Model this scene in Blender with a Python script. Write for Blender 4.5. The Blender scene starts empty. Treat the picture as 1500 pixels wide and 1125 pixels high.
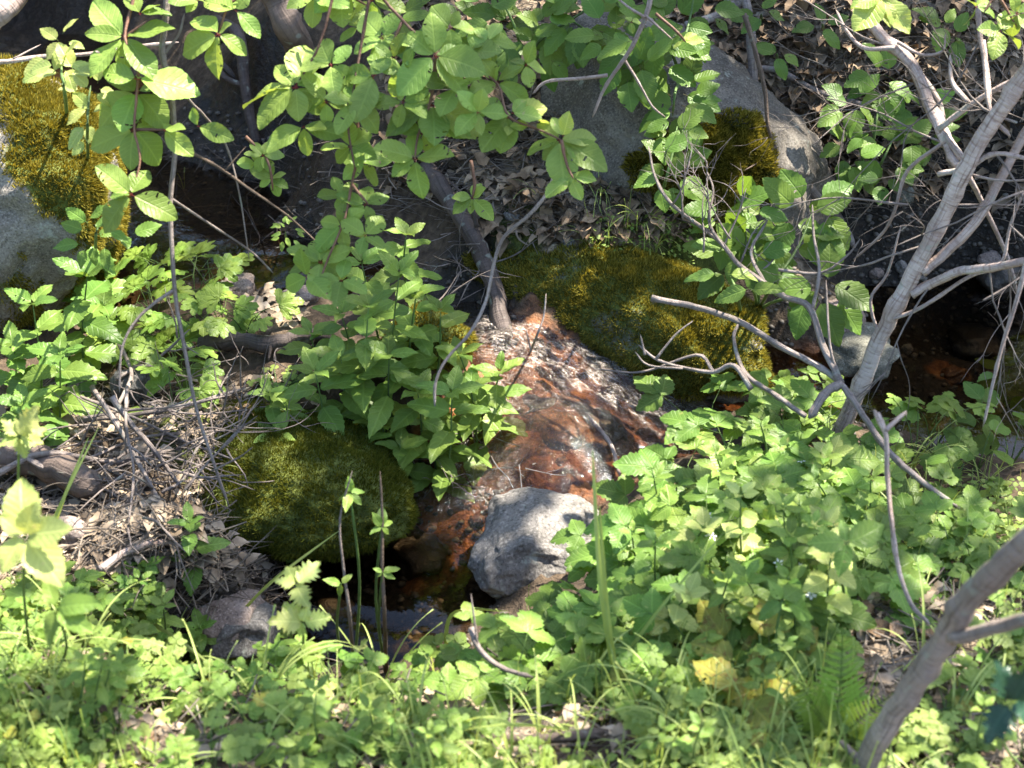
import bpy, bmesh, math, random
import numpy as np
from mathutils import Vector, Matrix

# ------------------------------------------------------------------ scene, camera, world, sun
SC = bpy.context.scene
COL = SC.collection
random.seed(11)
RNG = np.random.default_rng(11)
LENS, PITCH, CAMZ = 49.0, math.radians(35), 1.9
CAM = Vector((0, 0, CAMZ))
cd = bpy.data.cameras.new('camera'); cam = bpy.data.objects.new('camera', cd); COL.objects.link(cam)
cam.location = CAM; cam.rotation_euler = (math.pi / 2 - PITCH, 0, 0)
cd.lens = LENS; cd.sensor_width = 36; cd.clip_start = 0.05; cd.clip_end = 300
cd.dof.use_dof = True; cd.dof.focus_distance = 3.15; cd.dof.aperture_fstop = 5.6
SC.camera = cam
SUN_EL, SUN_AZ = math.radians(57), math.radians(58)      # azimuth measured from +Y towards +X
SDIR = Vector((math.sin(SUN_AZ) * math.cos(SUN_EL), math.cos(SUN_AZ) * math.cos(SUN_EL), math.sin(SUN_EL)))
W = bpy.data.worlds.new('World'); SC.world = W; W.use_nodes = True
nt = W.node_tree; bg = nt.nodes['Background']
sky = nt.nodes.new('ShaderNodeTexSky'); sky.sky_type = 'NISHITA'; sky.sun_disc = False
sky.sun_elevation = SUN_EL; sky.sun_rotation = SUN_AZ
nt.links.new(sky.outputs[0], bg.inputs[0]); bg.inputs[1].default_value = 0.125
sl = bpy.data.lights.new('sun', 'SUN'); sl.energy = 5.0; sl.angle = math.radians(0.53); sl.color = (1, 0.93, 0.80)
so = bpy.data.objects.new('sun', sl); COL.objects.link(so); so.location = (0, 4, 8)
so.rotation_euler = SDIR.to_track_quat('Z', 'Y').to_euler()
SC.view_settings.view_transform = 'Standard'; SC.view_settings.look = 'None'
SC.view_settings.exposure = 2.15; SC.view_settings.gamma = 1.0
SC.render.engine = 'CYCLES'
SC.cycles.use_denoising = True
SC.cycles.max_bounces = 8; SC.cycles.transparent_max_bounces = 12
SC.cycles.caustics_reflective = False; SC.cycles.caustics_refractive = False
SC.cycles.sample_clamp_indirect = 6

# ------------------------------------------------------------------ pixels (1500x1125) to places
PX = 36 / LENS / 1500
FW = Vector((0, math.cos(PITCH), -math.sin(PITCH))); UP = Vector((0, math.sin(PITCH), math.cos(PITCH))); RT = Vector((1, 0, 0))
def ray(px, py): return FW + RT * ((px - 750) * PX) + UP * ((562.5 - py) * PX)
def at(px, py, d): return CAM + ray(px, py) * d
def at_z(px, py, z):
    r = ray(px, py); return CAM + r * ((z - CAMZ) / r.z)
def at_y(px, py, y):
    r = ray(px, py); return CAM + r * (y / r.y)
def depth_of(p): return (p - CAM).dot(FW)

# ------------------------------------------------------------------ numpy noise
def _h(ix, iy, iz, s):
    n = (ix * 374761393 + iy * 668265263 + iz * 2147483647 + s * 974711) & 0xffffffff
    n = ((n ^ (n >> 13)) * 1274126177) & 0xffffffff
    return ((n ^ (n >> 16)) & 0xffff) / 65535.0
def vnoise(p, s=0):
    p = np.asarray(p, float); i = np.floor(p).astype(np.int64); f = p - i; f = f * f * (3 - 2 * f)
    o = 0
    for a in (0, 1):
        for b in (0, 1):
            for c in (0, 1):
                w = (f[:, 0] if a else 1 - f[:, 0]) * (f[:, 1] if b else 1 - f[:, 1]) * (f[:, 2] if c else 1 - f[:, 2])
                o = o + w * _h(i[:, 0] + a, i[:, 1] + b, i[:, 2] + c, s)
    return o * 2 - 1
def fbm(p, octv=4, s=0, gain=0.5):
    p = np.asarray(p, float); o = 0; a = 1
    for k in range(octv):
        o = o + a * vnoise(p * 2 ** k + 17.3 * k, s + k); a *= gain
    return o

# ------------------------------------------------------------------ terrain heights
def rbf_fit(P, V, eps=0.12):
    P = np.array(P); V = np.array(V)
    d = np.sqrt(((P[:, None] - P[None]) ** 2).sum(-1) + eps ** 2)
    A = np.zeros((len(P) + 1, len(P) + 1)); A[:-1, :-1] = d + 0.0; A[:-1, -1] = 1; A[-1, :-1] = 1
    c = np.linalg.solve(A, np.append(V, 0)); return P, c, eps
def rbf_eval(m, Q):
    P, c, eps = m; out = np.full(len(Q), c[-1])
    for k in range(0, len(Q), 20000):
        q = Q[k:k + 20000]
        out[k:k + 20000] += np.sqrt(((q[:, None] - P[None]) ** 2).sum(-1) + eps ** 2) @ c[:-1]
    return out
GC = [  # pixel x, pixel y, height above the lower pool
 (-150,1125,.44),(150,1125,.43),(450,1125,.42),(750,1125,.42),(1050,1125,.43),(1350,1125,.45),(1650,1125,.48),
 (-100,1000,.38),(150,1000,.37),(450,1010,.2),(640,1020,.17),(800,1000,.27),(1050,1000,.37),(1350,1000,.40),(1600,1000,.43),
 (150,920,.20),(300,910,.09),(390,905,.01),(470,945,-.06),(560,955,-.03),(640,960,-.02),(720,940,.04),(850,930,.19),(1050,900,.33),(1350,880,.33),
 (80,840,.24),(200,830,.22),(300,820,.2),(400,850,.0),(480,850,-.07),(560,890,-.09),(640,860,-.06),(690,800,-.04),(780,850,.02),(870,850,.13),(1000,820,.29),(1200,800,.27),(1400,780,.16),(1600,780,.25),
 (0,740,.25),(150,740,.24),(280,750,.24),(540,780,-.07),(640,760,-.01),(620,820,-.05),(700,720,.0),(780,720,.035),(880,720,.06),(960,700,.17),(1100,700,.23),(1250,705,.11),(1400,700,.05),(1550,690,.07),
 (0,640,.2),(150,640,.17),(300,640,.19),(700,650,.035),(760,620,.06),(820,610,.075),(890,630,.06),(950,640,.02),(1010,620,-.02),(1100,600,.06),(1250,620,.03),(1400,640,-.06),(1550,600,-.06),
 (30,560,.16),(200,560,.1),(300,540,.13),(420,520,.17),(520,560,.15),(650,560,.15),(720,540,.10),(760,510,.125),(820,540,.1),(900,560,.065),(1000,570,.0),(1100,530,-.02),(1250,530,.0),(1400,520,-.06),(1550,500,-.06),
 (0,480,.12),(150,450,.06),(330,450,.14),(480,440,.16),(620,450,.13),(700,440,.13),(1120,440,.12),(1250,430,.05),(1400,430,-.04),(1550,420,-.04),
 (0,380,.1),(200,380,.03),(330,360,.02),(460,360,.08),(600,360,.16),(700,340,.25),(850,340,.28),(1000,350,.26),(1150,360,.18),(1300,370,.1),(1450,360,.1),
 (200,280,.0),(330,270,.02),(450,260,.12),(600,260,.28),(750,260,.34),(900,280,.34),(1200,300,.2),(1330,300,.22),(1480,280,.25),
 (100,150,.0),(250,150,.05),(380,150,.2),(500,150,.38),(700,150,.44),(900,150,.45),(1250,180,.38),(1450,180,.4),
 (0,60,-.1),(100,60,-.1),(250,50,.1),(400,50,.38),(600,30,.52),(900,30,.56),(1200,40,.56),(1450,40,.6),(0,0,-.1),(150,0,0)]
P, V = [], []
for px, py, z in GC:
    q = at_z(px, py, z); P.append((q.x, q.y)); V.append(z)
for x in (-9, -5, -3, -1.5, 0, 1.5, 3, 5, 9):
    for y, z in ((-6, .3), (-2, .36), (0, .42), (.6, .45), (6, 1.35), (9, 2.3), (14, 3.2)):
        P.append((x, y)); V.append(z)
for x, y, z in ((-3, 2, .4), (-3, 4, .7), (3, 2, .4), (3, 3.2, .0), (3, 4.2, .6), (-6, 3, .9), (6, 3, .3)):
    P.append((x, y)); V.append(z)
TERR = rbf_fit(P, V)
def axis(lo, hi, step, far):
    core = np.arange(lo, hi + step / 2, step); a = []; s, v = step, hi
    while v < far[1]: s *= 1.35; v += s; a.append(v)
    b = []; s, v = step, lo
    while v > far[0]: s *= 1.35; v -= s; b.append(v)
    return np.concatenate([b[::-1], core, a])
GX = axis(-2.1, 2.1, 0.014, (-60, 60)); GY = axis(0.7, 5.2, 0.014, (-40, 90))
XX, YY = np.meshgrid(GX, GY); Q = np.stack([XX.ravel(), YY.ravel()], 1)
Z0 = rbf_eval(TERR, np.clip(Q, (-9, -6), (9, 14)))
P3 = np.column_stack([Q, np.zeros(len(Q))])
Z0 = Z0 + 0.022 * fbm(P3 * 5, 4, 3) + 0.012 * fbm(P3 * 26, 4, 9, .6)
ZZ = Z0.reshape(XX.shape)
def H(x, y):
    x = np.atleast_1d(np.asarray(x, float)); y = np.atleast_1d(np.asarray(y, float))
    i = np.clip(np.searchsorted(GX, x) - 1, 0, len(GX) - 2); j = np.clip(np.searchsorted(GY, y) - 1, 0, len(GY) - 2)
    u = np.clip((x - GX[i]) / (GX[i + 1] - GX[i]), 0, 1); v = np.clip((y - GY[j]) / (GY[j + 1] - GY[j]), 0, 1)
    return (ZZ[j, i] * (1 - u) + ZZ[j, i + 1] * u) * (1 - v) + (ZZ[j + 1, i] * (1 - u) + ZZ[j + 1, i + 1] * u) * v
TT = np.linspace(0.9, 9, 1400)
def gp(px, py):
    r = ray(px, py); x = TT * r.x; y = TT * r.y; z = CAMZ + TT * r.z
    k = int(np.argmax(z < H(x, y))); k = k if k else len(TT) - 1
    return Vector((x[k], y[k], float(H(x[k], y[k])[0])))
def ground_many(px, py):
    """Pixels to ground points, many at once."""
    px = np.asarray(px, float); py = np.asarray(py, float)
    rx = (px - 750) * PX; u = (562.5 - py) * PX
    ry = FW.y + UP.y * u; rz = FW.z + UP.z * u
    t = np.full(len(px), 9.0); done = np.zeros(len(px), bool)
    for s in np.linspace(0.9, 9, 500):
        hit = (~done) & (CAMZ + s * rz < H(rx * s, ry * s))
        t[hit] = s; done |= hit
    x, y = rx * t, ry * t
    return np.column_stack([x, y, H(x, y)])
def project(p):
    p = np.asarray(p, float); d = p - np.array(CAM)
    z = d @ np.array(FW)
    return np.column_stack([750 + (d @ np.array(RT)) / z / PX, 562.5 - (d @ np.array(UP)) / z / PX])

# ------------------------------------------------------------------ materials
def mat(name):
    m = bpy.data.materials.new(name); m.use_nodes = True; n = m.node_tree.nodes; n.clear()
    out = n.new('ShaderNodeOutputMaterial'); return m, m.node_tree, out
class N:
    def __init__(s, t): s.t = t
    def __call__(s, typ, ins=None, **kw):
        n = s.t.nodes.new('ShaderNode' + typ)
        for k, v in kw.items(): setattr(n, k, v)
        for k, v in (ins or {}).items():
            if isinstance(v, bpy.types.NodeSocket): s.t.links.new(v, n.inputs[k])
            else: n.inputs[k].default_value = v
        return n
    def math(s, op, a, b=0.0, c=0.0, clamp=False):
        n = s('Math', {0: a, 1: b, 2: c}, operation=op, use_clamp=clamp); return n.outputs[0]
    def mix(s, f, a, b, blend='MIX'):
        n = s('Mix', None, data_type='RGBA', blend_type=blend)
        for i, v in ((0, f), (6, a), (7, b)):
            if isinstance(v, bpy.types.NodeSocket): s.t.links.new(v, n.inputs[i])
            else: n.inputs[i].default_value = v if i == 0 else (*v[:3], 1)
        return n.outputs[2]
    def noise(s, scale, detail=4, vec=None, rough=0.55, dist=0.0):
        i = {'Scale': scale, 'Detail': detail, 'Roughness': rough, 'Distortion': dist}
        if vec is not None: i['Vector'] = vec
        return s('TexNoise', i).outputs[0]
    def ramp(s, f, stops):
        n = s('ValToRGB', {0: f}); e = n.color_ramp.elements
        while len(e) < len(stops): e.new(0.5)
        for q, (p, c) in zip(e, stops): q.position = p; q.color = (*c, 1) if len(c) == 3 else c
        return n.outputs[0]
    def step(s, f, a, b):
        return s('MapRange', {0: f, 1: a, 2: b, 3: 0.0, 4: 1.0}, clamp=True).outputs[0]
def g3(v): return (v, v, v)

def leaf_mat(name, c1, c2, trans=0.42, vein=9.0, spots=0.0, petiole=(.12, .05, .02), rough=0.42, veinamt=.3, spotcol=(.30,.24,.04), island=False):
    m, t, out = mat(name); n = N(t)
    uv = n('UVMap').outputs[0]; sx = n('SeparateXYZ', {0: uv})
    s = n.math('ABSOLUTE', n.math('SUBTRACT', sx.outputs[0], .5)); y = sx.outputs[1]
    rnd = n('NewGeometry').outputs['Random Per Island'] if island else n('ObjectInfo').outputs['Random']
    v = n.math('FRACT', n.math('SUBTRACT', n.math('MULTIPLY', y, vein), n.math('MULTIPLY', s, vein * .95)))
    vd = n.math('ABSOLUTE', n.math('SUBTRACT', v, .5))
    vl = n.math('SUBTRACT', 1.0, n.step(vd, 0.0, 0.17))
    mid = n.math('SUBTRACT', 1.0, n.step(s, 0.006, 0.03))
    allv = n.math('MAXIMUM', n.math('MULTIPLY', vl, .55), mid)
    big = n.noise(3.0, 2, uv); fine = n.noise(38.0, 3, uv)
    col = n.mix(n.math('ADD', n.math('MULTIPLY', rnd, .8), n.math('MULTIPLY', big, .3)), c1, c2)
    col = n.mix(n.math('MULTIPLY', fine, .35), col, tuple(c * .7 for c in c1))
    col = n.mix(n.math('MULTIPLY', allv, veinamt), col, tuple(min(1, c * 1.7 + .02) for c in c2))
    if spots:
        sp = n.step(n.noise(6.0, 5, n('VectorMath', {0: uv, 1: n('CombineXYZ', {0: n.math('MULTIPLY', rnd, 31.0), 1: n.math('MULTIPLY', rnd, 17.0)}).outputs[0]}, operation='ADD').outputs[0]), .66 - .16 * spots, .70)
        col = n.mix(n.math('MULTIPLY', sp, min(1, .8)), col, spotcol)
    pet = n.math('SUBTRACT', 1.0, n.step(y, -.02, .01))
    col = n.mix(pet, col, petiole)
    hue = n('HueSaturation', {'Hue': n.math('ADD', .478, n.math('MULTIPLY', n.math('FRACT', n.math('MULTIPLY', rnd, 7.31)), .026)), 'Saturation': .96, 'Value': n.math('ADD', .72, n.math('MULTIPLY', n.math('FRACT', n.math('MULTIPLY', rnd, 13.7)), .5)), 'Color': col}).outputs[0]
    bmp = n('Bump', {'Strength': .3, 'Distance': .004, 'Height': n.math('SUBTRACT', n.math('MULTIPLY', n.noise(14, 2, uv), .5), allv)})
    pb = n('BsdfPrincipled', {'Base Color': hue, 'Roughness': rough, 'Specular IOR Level': .28, 'Normal': bmp.outputs[0]})
    tc = n.mix(1.0, hue, (1.4, 1.25, .7), 'MULTIPLY')
    tr = n('BsdfTranslucent', {'Color': tc, 'Normal': bmp.outputs[0]})
    ms = n('MixShader', {0: trans, 1: pb.outputs[0], 2: tr.outputs[0]})
    t.links.new(ms.outputs[0], out.inputs[0]); return m
def simple_mat(name, cols, scale=20, rough=.8, bump=.4, dist=.01, stretch=None, spec=.3, island=False, detail=6):
    m, t, out = mat(name); n = N(t)
    vec = n('TexCoord').outputs['Object']
    if stretch: vec = n('Mapping', {0: vec, 3: stretch}).outputs[0]
    f = n.noise(scale, detail, vec, .65); g = n.noise(scale * 4.3, 4, vec)
    col = n.ramp(f, [(.3 + .4 * i / max(1, len(cols) - 1), c) for i, c in enumerate(cols)])
    rnd = n('NewGeometry').outputs['Random Per Island'] if island else n('ObjectInfo').outputs['Random']
    col = n.mix(1.0, col, n.ramp(rnd, [(0, g3(.65)), (1, g3(1.35))]), 'MULTIPLY')
    col = n.mix(n.math('MULTIPLY', g, .5), col, tuple(c * .55 for c in cols[0]))
    b = n('Bump', {'Strength': bump, 'Distance': dist, 'Height': n.math('ADD', f, n.math('MULTIPLY', g, .5))})
    pb = n('BsdfPrincipled', {'Base Color': col, 'Roughness': rough, 'Specular IOR Level': spec, 'Normal': b.outputs[0]})
    t.links.new(pb.outputs[0], out.inputs[0]); return m
def bark_mat(name, pale, dark, ring=True):
    m, t, out = mat(name); n = N(t)
    uv = n('UVMap').outputs[0]
    vec = n('Mapping', {0: uv, 3: (2.2, 130, 1)}).outputs[0]      # stretched round the stem: lenticels
    vec2 = n('Mapping', {0: uv, 3: (18, 9, 1)}).outputs[0]
    obj = n('TexCoord').outputs['Object']
    f = n.noise(1.0, 4, vec, .6); l = n.noise(1.0, 5, vec2, .6); big = n.noise(9, 4, obj)
    col = n.mix(n.step(big, .36, .60), pale, tuple(a * .5 + b * .5 for a, b in zip(pale, dark)))
    col = n.mix(n.math('MULTIPLY', n.step(n.noise(34, 5, obj, .7), .48, .66), .6), col, tuple(a * .35 + b * .65 for a, b in zip(pale, dark)))
    col = n.mix(n.math('MULTIPLY', n.step(f, .50, .66), .55 if ring else .3), col, dark)
    col = n.mix(n.math('MULTIPLY', n.step(l, .52, .66), .7), col, tuple(c * .8 for c in dark))
    col = n.mix(n.math('MULTIPLY', n.step(n.noise(26, 3, obj), .62, .68), .5), col, (.30, .33, .28))
    b = n('Bump', {'Strength': .9, 'Distance': .005, 'Height': n.math('SUBTRACT', n.math('MULTIPLY', l, 1.0), n.math('MULTIPLY', f, .9))})
    pb = n('BsdfPrincipled', {'Base Color': col, 'Roughness': .72, 'Specular IOR Level': .3, 'Normal': b.outputs[0]})
    t.links.new(pb.outputs[0], out.inputs[0]); return m
def rock_mat(name, cols, under=(.05, .06, .012), wet=0.0, scale=9, bands=0.0):
    """Speckled stone; the point attribute 'moss' turns to the brown-green felt under the moss."""
    m, t, out = mat(name); n = N(t)
    vec = n('TexCoord').outputs['Object']
    f = n.noise(scale, 8, vec, .68, .4); sp = n.noise(scale * 22, 2, vec); mid = n.noise(scale * 4, 6, vec, .6)
    col = n.ramp(f, [(.3, cols[0]), (.5, cols[1]), (.68, cols[2])])
    col = n.mix(n.math('MULTIPLY', n.step(sp, .56, .66), .55), col, tuple(c * .3 for c in cols[0]))
    col = n.mix(n.math('MULTIPLY', n.step(sp, .44, .34), .45), col, tuple(min(.7, c * 1.45) for c in cols[2]))
    lich = n.step(n.noise(scale * 2.2, 6, vec, .7), .60, .66)
    col = n.mix(n.math('MULTIPLY', lich, .55), col, (.33, .35, .30) if not wet else tuple(c * .6 for c in cols[0]))
    a = n('Attribute', None, attribute_name='moss').outputs['Fac']
    mk = n.step(n.math('ADD', a, n.math('MULTIPLY', n.math('SUBTRACT', mid, .5), .8)), .35, .6)
    col = n.mix(mk, col, n.mix(n.step(n.noise(60, 3, vec), .35, .65), under, tuple(c * 2.2 for c in under)))
    b1 = n('Bump', {'Strength': .7, 'Distance': .02, 'Height': f})
    b = n('Bump', {'Strength': .55, 'Distance': .005, 'Height': n.math('ADD', n.math('MULTIPLY', mid, 1.0), n.math('MULTIPLY', sp, .35)), 'Normal': b1.outputs[0]})
    pb = n('BsdfPrincipled', {'Base Color': col, 'Roughness': .9 - .6 * wet, 'Specular IOR Level': .25 + .45 * wet, 'Normal': b.outputs[0]})
    t.links.new(pb.outputs[0], out.inputs[0]); return m
def moss_mat(name, c1, c2, c3):
    m, t, out = mat(name); n = N(t)
    r = n('NewGeometry').outputs['Random Per Island']; obj = n('TexCoord').outputs['Object']
    col = n.ramp(n.math('ADD', n.math('MULTIPLY', r, .5), n.math('MULTIPLY', n.noise(11, 4, obj, .6), .55)), [(.2, c1), (.5, c2), (.85, c3)])
    d = n('BsdfDiffuse', {'Color': col}); tr = n('BsdfTranslucent', {'Color': n.mix(1.0, col, (1.3, 1.15, .5), 'MULTIPLY')})
    ms = n('MixShader', {0: .3, 1: d.outputs[0], 2: tr.outputs[0]}); t.links.new(ms.outputs[0], out.inputs[0]); return m
def ground_mat():
    m, t, out = mat('bank_soil'); n = N(t)
    vec = n('TexCoord').outputs['Object']
    at_ = lambda k: n('Attribute', None, attribute_name=k).outputs['Fac']
    f = n.noise(7, 8, vec, .65); g = n.noise(55, 5, vec, .6); h = n.noise(190, 3, vec)
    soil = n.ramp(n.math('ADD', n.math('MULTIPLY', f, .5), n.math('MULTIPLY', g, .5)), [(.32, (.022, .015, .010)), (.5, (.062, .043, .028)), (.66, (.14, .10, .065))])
    dry = n.ramp(g, [(.3, (.08, .056, .036)), (.5, (.22, .165, .11)), (.68, (.42, .35, .26))])  # dry litter tone, raised to stand in for sun on the near patch
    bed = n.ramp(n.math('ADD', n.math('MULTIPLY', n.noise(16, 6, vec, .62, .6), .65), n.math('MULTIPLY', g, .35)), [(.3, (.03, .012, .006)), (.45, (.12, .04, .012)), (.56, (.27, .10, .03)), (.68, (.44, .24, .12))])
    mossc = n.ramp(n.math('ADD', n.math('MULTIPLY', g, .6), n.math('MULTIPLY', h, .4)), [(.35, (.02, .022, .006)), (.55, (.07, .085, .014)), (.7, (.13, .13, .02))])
    mud = n.ramp(g, [(.3, (.005, .004, .003)), (.55, (.018, .013, .009)), (.72, (.05, .035, .022))])  # wet mud, kept near black so the hollow's shade is in the colour
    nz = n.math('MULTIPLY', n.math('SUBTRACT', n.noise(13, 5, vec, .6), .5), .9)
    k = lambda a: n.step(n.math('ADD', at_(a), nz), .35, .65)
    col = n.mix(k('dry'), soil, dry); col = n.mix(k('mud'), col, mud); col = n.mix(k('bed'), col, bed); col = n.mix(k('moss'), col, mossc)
    wet = n.math('MAXIMUM', k('mud'), k('bed'))
    b = n('Bump', {'Strength': .8, 'Distance': .012, 'Height': n.math('ADD', g, n.math('MULTIPLY', h, .4))})
    pb = n('BsdfPrincipled', {'Base Color': col, 'Roughness': n.math('SUBTRACT', .95, n.math('MULTIPLY', wet, .5)), 'Specular IOR Level': .3, 'Normal': b.outputs[0]})
    t.links.new(pb.outputs[0], out.inputs[0]); return m
def water_mat():
    m, t, out = mat('stream_water'); n = N(t)
    vec = n('TexCoord').outputs['Object']; rough = n('Attribute', None, attribute_name='rapid').outputs['Fac']
    flow = n('Attribute', None, attribute_name='flow').outputs['Vector']
    w1 = n.noise(1.0, 3, n('Mapping', {0: flow, 3: (120, 34, 1)}).outputs[0], .6, 1.2); w2 = n.noise(1.0, 4, n('Mapping', {0: flow, 3: (330, 100, 1)}).outputs[0], .65, .8)
    calm = n.noise(22, 3, vec)
    hgt = n.math('ADD', n.math('MULTIPLY', calm, .05), n.math('MULTIPLY', rough, n.math('ADD', w1, n.math('MULTIPLY', w2, .45))))
    b = n('Bump', {'Strength': .8, 'Distance': .018, 'Height': hgt})
    fr = n('Fresnel', {'IOR': 1.33, 'Normal': b.outputs[0]})
    gl = n('BsdfGlossy', {'Color': (1, 1, 1, 1), 'Roughness': n.math('ADD', .05, n.math('MULTIPLY', rough, .10)), 'Normal': b.outputs[0]})
    tp = n('BsdfTransparent', {'Color': n.mix(rough, (.60, .50, .36), (.90, .84, .76))})
    ms = n('MixShader', {0: n.math('ADD', n.math('MULTIPLY', fr.outputs[0], 1.0), n.math('MULTIPLY', rough, .05)), 1: tp.outputs[0], 2: gl.outputs[0]})
    foam = n.math('MULTIPLY', n.step(n.math('ADD', n.math('MULTIPLY', w1, .5), n.math('MULTIPLY', w2, .6)), .54, .72), n.step(n.math('ADD', rough, n.math('MULTIPLY', n.math('SUBTRACT', n.noise(14, 3, vec), .5), 2.2)), .55, 1.05))
    fo = n('BsdfDiffuse', {'Color': (.84, .70, .60, 1)})
    mf = n('MixShader', {0: n.math('MULTIPLY', foam, .55), 1: ms.outputs[0], 2: fo.outputs[0]})
    t.links.new(mf.outputs[0], out.inputs[0]); return m

M = {}
M['cherry'] = leaf_mat('cherry_leaf', (.155, .275, .04), (.28, .41, .08), petiole=(.22, .035, .02), veinamt=.16, vein=8)
M['cherrypale'] = leaf_mat('young_cherry_leaf', (.24, .40, .06), (.42, .50, .12), petiole=(.25, .06, .03), spots=.3, spotcol=(.5, .42, .2))
M['mint'] = leaf_mat('toothed_herb_leaf', (.10, .21, .03), (.17, .30, .05), vein=7, rough=.38, veinamt=.28, petiole=(.10, .2, .04))
M['sage'] = leaf_mat('soft_herb_leaf', (.125, .235, .035), (.22, .34, .06), vein=6, veinamt=.2, petiole=(.12, .24, .05))
M['bramble'] = leaf_mat('bramble_leaf', (.10, .215, .028), (.20, .33, .055), vein=8, veinamt=.3, spots=.25, petiole=(.12, .2, .05), spotcol=(.36, .38, .10))
M['geranium'] = leaf_mat('lobed_leaf', (.14, .26, .035), (.23, .36, .055), vein=5, veinamt=.15, petiole=(.12, .2, .05))
M['shrub'] = leaf_mat('shrub_leaf', (.075, .165, .02), (.15, .26, .035), vein=8, veinamt=.12, petiole=(.1, .09, .03))
M['pale'] = leaf_mat('pale_young_leaf', (.30, .42, .10), (.48, .54, .17), vein=7, spots=.2, petiole=(.2, .3, .08), spotcol=(.55, .5, .25))
M['herb'] = leaf_mat('small_herb_leaf', (.13, .24, .035), (.32, .43, .10), vein=4, veinamt=.1, petiole=(.12, .24, .05))
M['yellow'] = leaf_mat('yellowing_leaf', (.22, .27, .04), (.38, .36, .05), vein=6, spots=.9, petiole=(.2, .2, .05), spotcol=(.20, .09, .02))
M['dark'] = leaf_mat('dark_waxy_leaf', (.018, .055, .03), (.03, .08, .042), trans=.15, rough=.25, petiole=(.05, .1, .03))
M['fern'] = leaf_mat('fern_frond', (.16, .29, .045), (.24, .38, .07), vein=3, veinamt=.1, petiole=(.1, .18, .04))
M['cover'] = leaf_mat('ground_cover_leaf', (.12, .22, .03), (.32, .43, .10), vein=3, veinamt=.08, island=True)
M['grass'] = leaf_mat('grass_blade', (.15, .26, .045), (.34, .42, .13), vein=1, veinamt=.1, rough=.4, island=True)
M['litter'] = simple_mat('dry_leaf', [(.10, .062, .034), (.24, .165, .10), (.42, .33, .23)], 14, .85, .3, .004, island=True)
M['sunny_straw'] = simple_mat('pale_dry_leaf', [(.17, .12, .08), (.38, .29, .20), (.58, .48, .37)], 14, .85, .3, .004, island=True)  # pale litter, lightened further to carry sunlight that misses this bank
M['pebble'] = simple_mat('pebble', [(.035, .03, .026), (.10, .085, .07), (.24, .21, .18)], 12, .6, .3, .004, island=True)
M['fallen'] = simple_mat('fallen_leaf', [(.16, .09, .045), (.34, .22, .13), (.46, .34, .22)], 14, .8, .4, .004)
M['debris'] = simple_mat('twig_debris', [(.06, .045, .035), (.17, .135, .105), (.34, .29, .24)], 8, .85, .2, .003, island=True)
M['twig'] = bark_mat('grey_twig', (.35, .29, .26), (.11, .085, .07))
M['palebark'] = bark_mat('pale_bark', (.56, .46, .41), (.17, .10, .075))
M['brownbark'] = bark_mat('brown_twig', (.21, .15, .11), (.06, .04, .03))
M['darkbark'] = bark_mat('dark_bark', (.11, .085, .075), (.03, .022, .018), False)
M['log'] = bark_mat('weathered_log', (.17, .125, .10), (.05, .036, .03), False)
M['stem'] = simple_mat('green_stem', [(.06, .11, .03), (.11, .18, .05), (.15, .22, .07)], 30, .6)
M['redstem'] = simple_mat('red_brown_stem', [(.10, .05, .03), (.16, .08, .05), (.2, .12, .07)], 30, .6)
M['rock'] = rock_mat('grey_granite', [(.095, .084, .070), (.18, .16, .135), (.275, .25, .215)])
M['farrock'] = rock_mat('brown_grey_granite', [(.06, .052, .043), (.115, .10, .084), (.19, .17, .145)])
M['rockdark'] = rock_mat('dark_granite', [(.06, .056, .052), (.12, .112, .104), (.2, .19, .18)])
M['stone'] = rock_mat('pale_stream_stone', [(.10, .093, .085), (.175, .16, .147), (.27, .25, .23)], scale=7)
M['wetrock'] = rock_mat('wet_rust_rock', [(.025, .012, .007), (.12, .045, .016), (.34, .15, .05)], wet=.8, scale=11)
M['wetdark'] = rock_mat('wet_dark_rock', [(.012, .010, .009), (.035, .027, .02), (.08, .06, .042)], wet=.85, scale=11)
M['green_stone'] = rock_mat('greenish_stone', [(.07, .068, .055), (.13, .125, .10), (.2, .195, .16)], scale=10)
M['brown_stone'] = rock_mat('brown_stone', [(.12, .09, .075), (.22, .17, .145), (.33, .27, .235)], scale=10)
M['moss'] = moss_mat('moss_olive', (.045, .042, .009), (.15, .14, .024), (.44, .37, .08))
M['mossgreen'] = moss_mat('moss_green', (.035, .042, .007), (.085, .10, .014), (.18, .175, .03))
M['mossgold'] = moss_mat('moss_gold', (.07, .06, .012), (.17, .15, .022), (.36, .29, .06))
M['petal'] = simple_mat('white_petal', [(.7, .7, .66), (.8, .8, .76), (.85, .85, .8)], 30, .6)
M['ground'] = ground_mat(); M['water'] = water_mat()

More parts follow.
